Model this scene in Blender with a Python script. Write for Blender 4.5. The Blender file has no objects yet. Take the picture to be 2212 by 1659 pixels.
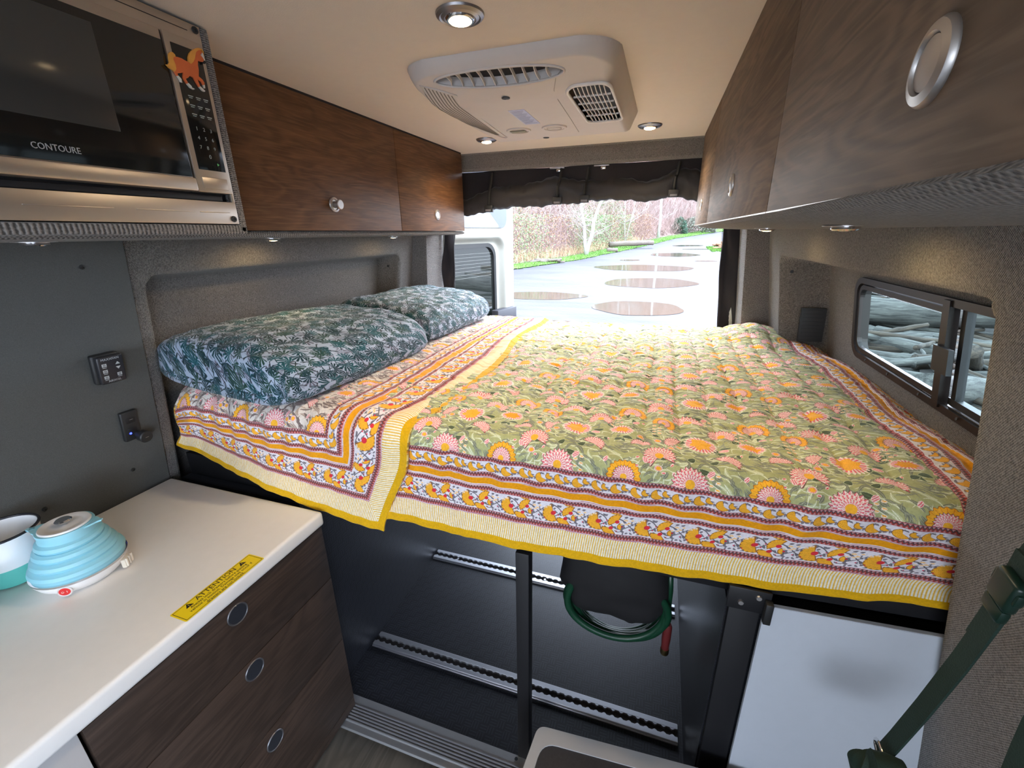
import bpy, bmesh, math, random
import numpy as np
from mathutils import Vector, Matrix
random.seed(7); rng = np.random.default_rng(7)
S = bpy.context.scene
COL = S.collection
V = Vector

# ---------------------------------------------------------------- camera
yaw, pit, rol, FPX = -3.29827121e-01, -3.36122278e-01, -1.43948099e-02, 929.5
CAM = V((0, 0, 1.48))
f = V((math.sin(yaw)*math.cos(pit), math.cos(yaw)*math.cos(pit), math.sin(pit)))
r = V((math.cos(yaw), -math.sin(yaw), 0)); u = r.cross(f)
r2 = math.cos(rol)*r + math.sin(rol)*u; u2 = -math.sin(rol)*r + math.cos(rol)*u
cam = bpy.data.cameras.new('camera'); co = bpy.data.objects.new('camera', cam); COL.objects.link(co)
M = Matrix.Identity(4)
for i in range(3):
    M[i][0] = r2[i]; M[i][1] = u2[i]; M[i][2] = -f[i]; M[i][3] = CAM[i]
co.matrix_world = M
cam.sensor_width = 36; cam.lens = 36*FPX/2212; cam.clip_start = .02; cam.clip_end = 500
S.camera = co

# ---------------------------------------------------------------- light, world, exposure
S.view_settings.view_transform = 'Standard'; S.view_settings.look = 'None'
S.view_settings.exposure = 0.48; S.view_settings.gamma = 1.0; S.view_settings.use_curve_mapping = False
S.cycles.max_bounces = 10; S.cycles.diffuse_bounces = 6; S.cycles.glossy_bounces = 4
S.cycles.caustics_reflective = False; S.cycles.caustics_refractive = False
W = bpy.data.worlds.new('overcast_sky'); S.world = W; W.use_nodes = True
wn = W.node_tree; bg = wn.nodes['Background']
tc = wn.nodes.new('ShaderNodeTexCoord'); sx = wn.nodes.new('ShaderNodeSeparateXYZ'); wr = wn.nodes.new('ShaderNodeValToRGB')
wn.links.new(tc.outputs['Generated'], sx.inputs[0]); wn.links.new(sx.outputs['Z'], wr.inputs[0])
wr.color_ramp.elements[0].position = 0.0; wr.color_ramp.elements[0].color = (.80, .87, 1, 1)
wr.color_ramp.elements[1].position = 0.7; wr.color_ramp.elements[1].color = (.68, .80, 1, 1)
wn.links.new(wr.outputs[0], bg.inputs[0]); bg.inputs[1].default_value = 8.0

def area(name, loc, rot, sx_, sy_, e, c):
    l = bpy.data.lights.new(name, 'AREA'); l.shape = 'RECTANGLE'; l.size = sx_; l.size_y = sy_; l.energy = e; l.color = c
    o = bpy.data.objects.new(name, l); COL.objects.link(o); o.location = loc; o.rotation_euler = rot; return o
# daylight through the open sliding door, the cab windows and the open rear doors
area('sliding_door_daylight', (.62, -.88, 1.15), (0, math.radians(78), 0), 1.0, 1.2, 13, (.62, .78, 1))
area('cab_windscreen_daylight', (-.45, -2.35, 1.25), (math.radians(80), 0, 0), 1.5, .9, 9, (.78, .88, 1))
area('rear_door_daylight', (-.45, 2.75, 1.72), (math.radians(-38), 0, 0), 1.4, .6, 13, (.90, .94, 1))

# ---------------------------------------------------------------- materials
MATS = {}
def nt(name):
    m = bpy.data.materials.new(name); m.use_nodes = True
    return m, m.node_tree, m.node_tree.nodes['Principled BSDF']
def mat(name, col, rough=.5, metal=0, emit=None, es=0, spec=None, noise=0, nscale=40, bump=0, bscale=200, **k):
    if name in MATS: return MATS[name]
    m, t, b = nt(name)
    b.inputs['Base Color'].default_value = (*col, 1); b.inputs['Roughness'].default_value = rough; b.inputs['Metallic'].default_value = metal
    if spec is not None: b.inputs['Specular IOR Level'].default_value = spec
    if emit: b.inputs['Emission Color'].default_value = (*emit, 1); b.inputs['Emission Strength'].default_value = es
    for kk, vv in k.items(): b.inputs[kk.replace('_', ' ')].default_value = vv
    n = t.nodes.new('ShaderNodeTexNoise'); c = t.nodes.new('ShaderNodeTexCoord')
    t.links.new(c.outputs['Object'], n.inputs['Vector']); n.inputs['Scale'].default_value = nscale; n.inputs['Detail'].default_value = 4
    mx = t.nodes.new('ShaderNodeMix'); mx.data_type = 'RGBA'
    a = max(noise, .03)
    mx.inputs['A'].default_value = tuple(x*(1-a) for x in col)+(1,); mx.inputs['B'].default_value = tuple(min(1, x*(1+a)) for x in col)+(1,)
    t.links.new(n.outputs['Fac'], mx.inputs['Factor']); t.links.new(mx.outputs['Result'], b.inputs['Base Color'])
    if bump:
        n2 = t.nodes.new('ShaderNodeTexNoise'); n2.inputs['Scale'].default_value = bscale; t.links.new(c.outputs['Object'], n2.inputs['Vector'])
        bp = t.nodes.new('ShaderNodeBump'); bp.inputs['Strength'].default_value = bump; bp.inputs['Distance'].default_value = .002
        t.links.new(n2.outputs['Fac'], bp.inputs['Height']); t.links.new(bp.outputs['Normal'], b.inputs['Normal'])
    MATS[name] = m; return m
def math_node(t, op, a, b=None, c=None):
    n = t.nodes.new('ShaderNodeMath'); n.operation = op
    for i, v in enumerate((a, b, c)):
        if v is None: continue
        if isinstance(v, (int, float)): n.inputs[i].default_value = v
        else: t.links.new(v, n.inputs[i])
    return n.outputs[0]
def mixc(t, fac, a, b):
    n = t.nodes.new('ShaderNodeMix'); n.data_type = 'RGBA'
    for k, v in (('Factor', fac), ('A', a), ('B', b)):
        if isinstance(v, tuple): n.inputs[k].default_value = (*v, 1) if len(v) == 3 else v
        elif isinstance(v, (int, float)): n.inputs[k].default_value = v
        else: t.links.new(v, n.inputs[k])
    return n.outputs['Result']
def obj_xyz(t):
    c = t.nodes.new('ShaderNodeTexCoord'); s = t.nodes.new('ShaderNodeSeparateXYZ'); t.links.new(c.outputs['Object'], s.inputs[0])
    return c.outputs['Object'], s.outputs
def bumpn(t, b, h, st=.5, d=.002):
    bp = t.nodes.new('ShaderNodeBump'); bp.inputs['Strength'].default_value = st; bp.inputs['Distance'].default_value = d
    t.links.new(h, bp.inputs['Height']); t.links.new(bp.outputs['Normal'], b.inputs['Normal'])
def weave(name, lo, hi, per=.0045, ax=(1, 2)):
    m, t, b = nt(name); v, xyz = obj_xyz(t)
    nz = t.nodes.new('ShaderNodeTexNoise'); nz.inputs['Scale'].default_value = 3; t.links.new(v, nz.inputs['Vector'])
    w = math_node(t, 'MULTIPLY', nz.outputs['Fac'], .006)
    c0 = math_node(t, 'ADD', xyz[0], xyz[1]) if ax == (1, 2) else xyz[ax[0]]
    p = math_node(t, 'MULTIPLY', math_node(t, 'ADD', c0, w), 2*math.pi/per)
    q = math_node(t, 'MULTIPLY', math_node(t, 'ADD', xyz[ax[1]], w), 2*math.pi/per)
    s = math_node(t, 'MULTIPLY', math_node(t, 'SINE', p), math_node(t, 'SINE', q))
    n2 = t.nodes.new('ShaderNodeTexNoise'); n2.inputs['Scale'].default_value = 260; n2.inputs['Detail'].default_value = 3; t.links.new(v, n2.inputs['Vector'])
    h = math_node(t, 'ADD', math_node(t, 'MULTIPLY', s, .42), math_node(t, 'ADD', math_node(t, 'MULTIPLY', n2.outputs['Fac'], 1.3), -.15))
    cr = t.nodes.new('ShaderNodeMapRange'); cr.inputs['From Min'].default_value = .18; cr.inputs['From Max'].default_value = .82
    t.links.new(h, cr.inputs['Value'])
    t.links.new(mixc(t, cr.outputs[0], lo, hi), b.inputs['Base Color']); b.inputs['Roughness'].default_value = .92
    b.inputs['Specular IOR Level'].default_value = .15
    b.inputs['Sheen Weight'].default_value = .25
    bumpn(t, b, h, .9, .002); return m
def wood(name, dark, mid, light, ax='y', sc=1.0, rough=.42):
    m, t, b = nt(name); v, xyz = obj_xyz(t)
    mp = t.nodes.new('ShaderNodeMapping'); t.links.new(v, mp.inputs['Vector'])
    st = {'y': (5, .9, 5), 'x': (.9, 5, 5)}[ax]; mp.inputs['Scale'].default_value = tuple(k*sc for k in st)
    n1 = t.nodes.new('ShaderNodeTexNoise'); n1.inputs['Scale'].default_value = 1.6; n1.inputs['Detail'].default_value = 3; n1.inputs['Distortion'].default_value = .8
    t.links.new(mp.outputs[0], n1.inputs['Vector'])
    wv = math_node(t, 'SINE', math_node(t, 'MULTIPLY', n1.outputs['Fac'], 60))
    mp2 = t.nodes.new('ShaderNodeMapping'); t.links.new(v, mp2.inputs['Vector']); mp2.inputs['Scale'].default_value = {'y': (90, 5, 90), 'x': (5, 90, 90)}[ax]
    n2 = t.nodes.new('ShaderNodeTexNoise'); n2.inputs['Scale'].default_value = 2.2; n2.inputs['Detail'].default_value = 6; t.links.new(mp2.outputs[0], n2.inputs['Vector'])
    n3 = t.nodes.new('ShaderNodeTexNoise'); n3.inputs['Scale'].default_value = 1.1; n3.inputs['Detail'].default_value = 4; t.links.new(mp.outputs[0], n3.inputs['Vector'])
    base = mixc(t, n3.outputs['Fac'], dark, light)
    g = math_node(t, 'MULTIPLY', math_node(t, 'ADD', wv, 1), .30)
    c1 = mixc(t, g, base, dark)
    g2 = t.nodes.new('ShaderNodeMapRange'); g2.inputs['From Min'].default_value = .47; g2.inputs['From Max'].default_value = .68; t.links.new(n2.outputs['Fac'], g2.inputs['Value'])
    g2.inputs['To Max'].default_value = .34
    c2 = mixc(t, g2.outputs[0], c1, mid)
    t.links.new(c2, b.inputs['Base Color']); b.inputs['Roughness'].default_value = rough; b.inputs['Specular IOR Level'].default_value = .3
    bumpn(t, b, math_node(t, 'ADD', math_node(t, 'MULTIPLY', n2.outputs['Fac'], 1), math_node(t, 'MULTIPLY', wv, .25)), .35, .001)
    return m
def treadplate(name, ax=(0, 1)):
    m, t, b = nt(name); v, xyz = obj_xyz(t)
    cs = .026
    U = math_node(t, 'DIVIDE', xyz[ax[0]], cs); Vv = math_node(t, 'DIVIDE', xyz[ax[1]], cs)
    R = math_node(t, 'ADD', U, Vv); Q = math_node(t, 'SUBTRACT', U, Vv)
    fu = math_node(t, 'FRACT', math_node(t, 'ADD', U, 1000)); fv = math_node(t, 'FRACT', math_node(t, 'ADD', Vv, 1000))
    par = math_node(t, 'MODULO', math_node(t, 'ADD', math_node(t, 'FLOOR', math_node(t, 'ADD', U, 1000)), math_node(t, 'FLOOR', math_node(t, 'ADD', Vv, 1000))), 2)
    def bars(a, bb):
        s = math_node(t, 'SINE', math_node(t, 'MULTIPLY', a, 6*math.pi))
        s = math_node(t, 'GREATER_THAN', s, .25)
        e = math_node(t, 'LESS_THAN', math_node(t, 'ABSOLUTE', math_node(t, 'SUBTRACT', bb, .5)), .42)
        return math_node(t, 'MULTIPLY', s, e)
    h1 = bars(fu, fv); h2 = bars(fv, fu)
    h = math_node(t, 'ADD', math_node(t, 'MULTIPLY', h1, par), math_node(t, 'MULTIPLY', h2, math_node(t, 'SUBTRACT', 1, par)))
    n = t.nodes.new('ShaderNodeTexNoise'); n.inputs['Scale'].default_value = 6; t.links.new(v, n.inputs['Vector'])
    t.links.new(mixc(t, math_node(t, 'MULTIPLY', math_node(t, 'ADD', h, n.outputs['Fac']), .5), (.003, .0034, .0045), (.026, .028, .038)), b.inputs['Base Color'])
    b.inputs['Roughness'].default_value = .42
    bumpn(t, b, h, 1.0, .0022); return m
FAB = weave('grey_tweed_fabric', (.040, .036, .032), (.275, .255, .235), .0040)
FABX = weave('grey_tweed_fabric_flat', (.05, .046, .042), (.25, .235, .22), .0075, ax=(0, 1))
FABD = weave('grey_tweed_fabric_side', (.045, .041, .037), (.27, .25, .235), .0040, ax=(0, 2))
WOODL = wood('walnut_laminate', (.060, .027, .012), (.26, .135, .06), (.19, .09, .04), rough=.5)
WOODR = wood('walnut_laminate_grained', (.080, .052, .034), (.26, .18, .12), (.25, .165, .105), rough=.6)
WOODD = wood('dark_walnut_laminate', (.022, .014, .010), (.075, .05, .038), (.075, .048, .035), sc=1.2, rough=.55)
CEIL = mat('ceiling_vinyl', (.74, .665, .58), .7, bump=.15, bscale=300)
PANEL = mat('dark_grey_wall_board', (.078, .081, .077), .8, bump=.5, bscale=900, noise=.35, nscale=500)
COUNTER = mat('white_countertop_laminate', (.82, .81, .79), .42)
BLK = mat('black_steel', (.008, .008, .010), .5)
BLKF = mat('black_cloth', (.016, .013, .015), .85, bump=.3, bscale=120, noise=.2)
BLKP = mat('black_plastic', (.014, .015, .016), .5)
STEEL = mat('brushed_stainless', (.54, .48, .42), .40, 1.0, noise=.08, nscale=15)
CHROME = mat('chrome', (.75, .75, .77), .12, 1.0)
NICK = mat('satin_nickel', (.50, .48, .47), .4, .9)
ALU = mat('aluminium', (.55, .56, .60), .42, 1.0)
WPL = mat('white_plastic', (.78, .74, .71), .45)
ACPL = mat('air_conditioner_plastic', (.60, .56, .54), .55)
GLASSB = mat('black_glass', (.006, .007, .007), .08, spec=.6)
PAINT = mat('cream_vehicle_paint', (.42, .42, .37), .35)
WHITEP = mat('white_panel_laminate', (.56, .60, .66), .45)

# ---------------------------------------------------------------- geometry helpers
def newmesh(name, verts, faces, m=None, parent=None, smooth=False, uv=None):
    me = bpy.data.meshes.new(name)
    if isinstance(verts, np.ndarray): verts = verts.tolist()
    if isinstance(faces, np.ndarray): faces = faces.tolist()
    me.from_pydata(verts, [], faces)
    if m is not None:
        for k in (m if isinstance(m, (list, tuple)) else [m]): me.materials.append(k)
    if uv is not None:
        L = me.uv_layers.new(name='uv'); vi = np.zeros(len(me.loops), dtype=np.int32); me.loops.foreach_get('vertex_index', vi)
        L.data.foreach_set('uv', np.asarray(uv, dtype=np.float32)[vi].ravel())
    if smooth: me.polygons.foreach_set('use_smooth', [True]*len(me.polygons))
    me.update()
    o = bpy.data.objects.new(name, me); COL.objects.link(o)
    if parent: o.parent = parent
    return o
def frombm(name, bm, m, parent=None, smooth=False):
    me = bpy.data.meshes.new(name); bmesh.ops.recalc_face_normals(bm, faces=bm.faces[:]); bm.to_mesh(me); bm.free()
    for k in (m if isinstance(m, (list, tuple)) else [m]): me.materials.append(k)
    if smooth:
        me.polygons.foreach_set('use_smooth', [True]*len(me.polygons))
        try: me.set_sharp_from_angle(angle=math.radians(38))
        except Exception: pass
    o = bpy.data.objects.new(name, me); COL.objects.link(o)
    if parent: o.parent = parent
    return o
def bxm(bm, lo, hi, bev=0, seg=2, mi=0, mtx=None):
    c = [(a+b)/2 for a, b in zip(lo, hi)]; s = [b-a for a, b in zip(lo, hi)]
    r_ = bmesh.ops.create_cube(bm, size=1); vs = r_['verts']
    for v in vs: v.co = V((v.co.x*s[0]+c[0], v.co.y*s[1]+c[1], v.co.z*s[2]+c[2]))
    if bev:
        es = list({e for v in vs for e in v.link_edges})
        rr = bmesh.ops.bevel(bm, geom=es, offset=bev, segments=seg, profile=.5, affect='EDGES')
        vs = list({v for f_ in rr['faces'] for v in f_.verts} | {v for v in vs if v.is_valid})
    if mtx is not None:
        for v in vs: v.co = mtx @ v.co
    if mi:
        for f_ in {f_ for v in vs for f_ in v.link_faces}: f_.material_index = mi
    return vs
def box(name, lo, hi, m, parent=None, bev=0, seg=2, mtx=None):
    bm = bmesh.new(); bxm(bm, lo, hi, bev, seg, 0, mtx); return frombm(name, bm, m, parent, smooth=bev > 0)
def prism(name, pts, axis, lo, hi, m, parent=None, bev=0, smooth=False):
    """2D polygon pts extruded along axis (0,1,2)."""
    bm = bmesh.new(); n = len(pts); A = []; B = []
    o2 = [i for i in range(3) if i != axis]
    for val, L in ((lo, A), (hi, B)):
        for p in pts:
            c = [0, 0, 0]; c[axis] = val; c[o2[0]] = p[0]; c[o2[1]] = p[1]; L.append(bm.verts.new(c))
    bm.faces.new(A); bm.faces.new(B[::-1])
    for i in range(n): bm.faces.new((A[i], A[(i+1) % n], B[(i+1) % n], B[i]))
    if bev: bmesh.ops.bevel(bm, geom=bm.edges[:], offset=bev, segments=2, affect='EDGES')
    return frombm(name, bm, m, parent, smooth or bev > 0)
def lathe(name, prof, n, m, parent=None, mtx=None, smooth=True, sx_=1, sy_=1, cap=True):
    vs = []; fs = []
    for (rr, z) in prof:
        for i in range(n):
            a = 2*math.pi*i/n; p = V((rr*math.cos(a)*sx_, rr*math.sin(a)*sy_, z)); vs.append(tuple(mtx @ p if mtx else p))
    for j in range(len(prof)-1):
        for i in range(n):
            fs.append((j*n+i, j*n+(i+1) % n, (j+1)*n+(i+1) % n, (j+1)*n+i))
    if cap and prof[0][0] > 1e-5: fs.append(tuple(range(n))[::-1])
    if cap and prof[-1][0] > 1e-5: fs.append(tuple((len(prof)-1)*n+i for i in range(n)))
    bm = bmesh.new(); bv = [bm.verts.new(v) for v in vs]
    for f_ in fs:
        try: bm.faces.new([bv[i] for i in f_])
        except ValueError: pass
    bmesh.ops.remove_doubles(bm, verts=bm.verts[:], dist=1e-6)
    return frombm(name, bm, m, parent, smooth)
def tube_vf(pts, rad, n=8, closed=False):
    pts = [V(p) for p in pts]; vs = []; fs = []; N = len(pts)
    rads = rad if isinstance(rad, (list, tuple)) else [rad]*N
    up = None
    for i, p in enumerate(pts):
        d = (pts[(i+1) % N]-pts[i-1]) if closed else (pts[min(i+1, N-1)]-pts[max(i-1, 0)])
        d.normalize()
        if up is None: up = d.orthogonal()
        s = (up - d*up.dot(d)).normalized(); up = s; t_ = d.cross(s)
        for k in range(n):
            a = 2*math.pi*k/n; vs.append(tuple(p+(s*math.cos(a)+t_*math.sin(a))*rads[i]))
    for i in range(N if closed else N-1):
        for k in range(n):
            j = (i+1) % N; fs.append((i*n+k, i*n+(k+1) % n, j*n+(k+1) % n, j*n+k))
    if not closed: fs.append(tuple(range(n))[::-1]); fs.append(tuple((N-1)*n+k for k in range(n)))
    return vs, fs
def tube(name, pts, rad, m, parent=None, n=8, closed=False):
    v, f_ = tube_vf(pts, rad, n, closed); return newmesh(name, v, f_, m, parent, True)
def rrect(cx, cy, w, h, rad, n=6, rads=None):
    pts = []
    for k, (sx_, sy_, a0) in enumerate(((1, 1, 0), (-1, 1, 90), (-1, -1, 180), (1, -1, 270))):
        q = rads[k] if rads else rad
        for i in range(n+1):
            a = math.radians(a0+90*i/n); pts.append((cx+sx_*(w/2-q)+q*math.cos(a), cy+sy_*(h/2-q)+q*math.sin(a)))
    return pts
def ringprism(name, outer, inner, axis, lo, hi, m, parent=None):
    bm = bmesh.new(); o2 = [i for i in range(3) if i != axis]; n = len(outer); R = []
    for pts in (outer, inner):
        for val in (lo, hi):
            L = []
            for p in pts:
                c = [0, 0, 0]; c[axis] = val; c[o2[0]] = p[0]; c[o2[1]] = p[1]; L.append(bm.verts.new(c))
            R.append(L)
    for i in range(n):
        j = (i+1) % n
        for a, b in ((0, 1), (1, 3), (3, 2), (2, 0)): bm.faces.new((R[a][i], R[a][j], R[b][j], R[b][i]))
    return frombm(name, bm, m, parent)
def empty(name, loc=(0, 0, 0), rz=0):
    o = bpy.data.objects.new(name, None); COL.objects.link(o); o.location = loc; o.rotation_euler.z = rz; o.empty_display_size = .05; return o
def tag(o, label, cat, group=None, kind=None):
    o['label'] = label; o['category'] = cat
    if group: o['group'] = group
    if kind: o['kind'] = kind
    return o
def struct(o): o['kind'] = 'structure'; return o
def setmtx(o, mtx):
    o.matrix_world = mtx; return o
def vnoise(x, y, seed=0):
    g = np.random.default_rng(seed).random((256, 256)); xi = np.floor(x).astype(int); yi = np.floor(y).astype(int)
    fx = x-xi; fy = y-yi; fx = fx*fx*(3-2*fx); fy = fy*fy*(3-2*fy)
    G = lambda a, b: g[a % 256, b % 256]
    return ((G(xi, yi)*(1-fx)+G(xi+1, yi)*fx)*(1-fy)+(G(xi, yi+1)*(1-fx)+G(xi+1, yi+1)*fx)*fy)*2-1
def fbm(x, y, o=4, seed=0):
    s = 0; a = 1; tot = 0
    for i in range(o): s = s+a*vnoise(x*2**i, y*2**i, seed+i); tot += a; a *= .5
    return s/tot
def sstep(x, a, b):
    t = np.clip((x-a)/(b-a), 0, 1); return t*t*(3-2*t)
def sdrr(x, y, cx, cy, w, h, rad):
    qx = np.abs(x-cx)-w/2+rad; qy = np.abs(y-cy)-h/2+rad
    return np.minimum(np.maximum(qx, qy), 0)+np.hypot(np.maximum(qx, 0), np.maximum(qy, 0))-rad
def gridfaces(nu, nv, keep=None):
    i = np.arange(nu-1)[:, None]; j = np.arange(nv-1)[None, :]; a = i*nv+j
    F = np.stack([a, a+nv, a+nv+1, a+1], -1)
    if keep is not None: F = F[keep]
    return F.reshape(-1, 4)
def text(name, body, size, m, parent=None, mtx=None, ext=.0002, align='CENTER', sx_=1):
    c = bpy.data.curves.new(name, 'FONT'); c.body = body; c.size = size; c.extrude = ext; c.align_x = align; c.align_y = 'CENTER'; c.resolution_u = 2
    o = bpy.data.objects.new(name+'_tmp', c); COL.objects.link(o)
    dg = bpy.context.evaluated_depsgraph_get(); me = bpy.data.meshes.new_from_object(o.evaluated_get(dg))
    bpy.data.objects.remove(o); bpy.data.curves.remove(c)
    for v in me.vertices: v.co.x *= sx_
    if mtx: me.transform(mtx)
    me.materials.clear(); me.materials.append(m); me.name = name
    o = bpy.data.objects.new(name, me); COL.objects.link(o)
    if parent: o.parent = parent
    return o
def join_meshes(name, objs, parent=None):
    bm = bmesh.new()
    mats = []
    for o in objs:
        off = len(mats); mats += [k for k in o.data.materials]
        n0 = len(bm.faces); bm.from_mesh(o.data); bm.faces.ensure_lookup_table()
        for f_ in bm.faces[n0:]: f_.material_index += off
        me = o.data; bpy.data.objects.remove(o); bpy.data.meshes.remove(me)
    me = bpy.data.meshes.new(name); bm.to_mesh(me); bm.free()
    for k in mats: me.materials.append(k)
    o = bpy.data.objects.new(name, me); COL.objects.link(o)
    if parent: o.parent = parent
    return o
def frame(o, x, y, z=None):
    """matrix with origin o and axes x,y (local), z = x cross y"""
    x = V(x).normalized(); y = V(y); z = x.cross(y).normalized(); y = z.cross(x)
    m = Matrix.Identity(4)
    for i in range(3): m[i][0] = x[i]; m[i][1] = y[i]; m[i][2] = z[i]; m[i][3] = o[i]
    return m
def image(name, arr):
    """arr (h,w,3) linear->given as sRGB display values; row 0 is the bottom"""
    h, w = arr.shape[:2]; im = bpy.data.images.new(name, w, h); a = np.ones((h, w, 4), np.float32); a[..., :3] = np.clip(arr, 0, 1)
    im.pixels.foreach_set(a.ravel()); im.update(); im.pack(); return im
def immat(name, im, rough=.85, bump=.15, sheen=.1, wrap='REPEAT', weave_=700):
    m, t, b = nt(name); ti = t.nodes.new('ShaderNodeTexImage'); ti.image = im; ti.extension = wrap
    uvn = t.nodes.new('ShaderNodeUVMap'); uvn.uv_map = 'uv'; t.links.new(uvn.outputs[0], ti.inputs[0])
    t.links.new(ti.outputs[0], b.inputs['Base Color']); b.inputs['Roughness'].default_value = rough; b.inputs['Specular IOR Level'].default_value = .25
    n = t.nodes.new('ShaderNodeTexNoise'); n.inputs['Scale'].default_value = weave_; c = t.nodes.new('ShaderNodeTexCoord'); t.links.new(c.outputs['Object'], n.inputs[0])
    bumpn(t, b, n.outputs['Fac'], bump, .001); b.inputs['Sheen Weight'].default_value = sheen
    return m
xr = lambda z: .441-.15*(z-1.38)      # inner face of the right side wall
xl = lambda z: -1.341+.15*(z-1.38)    # inner face of the left side wall
# ---------------------------------------------------------------- printed cloth, painted with numpy
PPM = 1.6
class Cloth:
    def __init__(s, w, h, base, ppm, x0=0, y0=0, wrap=True):
        s.w, s.h, s.wrap = w, h, wrap
        nx, ny = int(round(w*ppm)), int(round(h*ppm))
        s.X, s.Y = np.meshgrid((np.arange(nx)+.5)/ppm, (np.arange(ny)+.5)/ppm); s.A = np.zeros((ny, nx, 3), np.float32); s.A[:] = base
        s.ppm = ppm; s.nx, s.ny = nx, ny; s.win = None
    def loc(s, cx, cy, rot, R=40):
        R = min(R, s.w/2-.01, s.h/2-.01) if R*2 > min(s.w, s.h) else R
        rx = int(min(R*s.ppm if R < s.w/2-.02 else s.nx/2, (s.nx-1)/2)); ry = int(min(R*s.ppm, (s.ny-1)/2))
        ix = (int(cx*s.ppm)+np.arange(-rx, rx+1)); iy = (int(cy*s.ppm)+np.arange(-ry, ry+1))
        s.win = np.ix_(iy % s.ny, ix % s.nx); dx, dy = np.meshgrid((ix+.5)/s.ppm-cx, (iy+.5)/s.ppm-cy)
        c, q = math.cos(rot), math.sin(rot); x = dx*c+dy*q; y = -dx*q+dy*c
        return x, y, np.hypot(x, y), np.arctan2(y, x)
    def put(s, m, c):
        sub = s.A[s.win]; sub[m] = c; s.A[s.win] = sub
PINK = (.89, .42, .49); WH = (.95, .90, .88); ORA = (.97, .72, .20); ORD = (.90, .56, .12); GR = (.68, .70, .50); GRD = (.48, .50, .43); GRL = (.77, .81, .65)
def carnation(t, cx, cy, R, rot=0, half=2.3, heart=True):
    R = R*1.14 if heart or R > 17 else R
    x, y, r_, a = t.loc(cx, cy, rot, R*1.2+2); k = 11
    edge = R*(1+.07*np.cos(a*k*2)); m = (r_ < edge) & (np.abs(a) < half)
    t.put((r_ < edge+1.3) & (np.abs(a) < half+.08), (.45, .30, .28)); t.put(m, WH)
    ring = np.floor(r_/R*4.2); fl = np.sin(a*k*2+ring*math.pi) * np.sin(r_/R*4.2*math.pi*2) > .12
    t.put(m & fl, PINK); t.put(m & (np.sin(a*k*2+ring*math.pi) > .93), (.9, .55, .5))
    if heart: t.put((np.hypot(x-R*.05, y) < R*.27), ORA)
def star(t, cx, cy, R, rot=0, sq=1.0, c=ORA):
    R = R*1.14
    x, y, r_, a = t.loc(cx, cy, rot, R*1.2+1); y = y/sq; r_ = np.hypot(x, y); a = np.arctan2(y, x)
    m = r_ < R*(1+.08*np.cos(a*24)); t.put(m, WH); t.put(m & (np.cos(a*24) < .1), PINK); t.put(m & (np.cos(a*24) < .1) & (r_ > R*.9), WH)
    q = r_ < R*.62*(1+.14*np.cos(a*6)); t.put(q, c); t.put(q & (np.sin(r_*1.6)*np.sin(a*9) > .75), ORD)
def crescent(t, cx, cy, R, rot=0):
    R = R*1.14
    x, y, r_, a = t.loc(cx, cy, rot, R*1.1+2)
    t.put((r_ < R*(1+.05*np.cos(a*20))+1) & (np.abs(a) < 2.35), (.55, .33, .15))
    m = (r_ < R*(1+.05*np.cos(a*20))) & (np.abs(a) < 2.3); t.put(m, ORA); t.put(m & (np.cos(a*20) > .93), ORD)
    carnation(t, cx, cy, R*.56, rot, 2.6, False); t.loc(cx, cy, rot, R*1.1+2); t.put(np.hypot(x+R*.05, y) < R*.2, ORA)
def bud(t, cx, cy, R, rot=0, c=PINK):
    x, y, r_, a = t.loc(cx, cy, rot, R+2); q = np.hypot(x, y*1.6)
    t.put(q < R+1.2, WH); t.put((q < R) & (np.sin(y*1.8+x*.3) > -.1), c)
def leaf(t, cx, cy, L, w, rot, c, bend=.0, out=None):
    x, y, r_, a = t.loc(cx, cy, rot, L*1.5+2); y = y-bend*x*x/L
    m = (np.abs(x) < L) & (np.abs(y) < w*(1-(x/L)**2))
    if out is not None: t.put((np.abs(x) < L+1) & (np.abs(y) < (w+1.1)*(1-(x/(L+1))**2)), out)
    t.put(m, c); t.put(m & (np.abs(y) < .35), tuple(k*1.5 for k in c))
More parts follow.
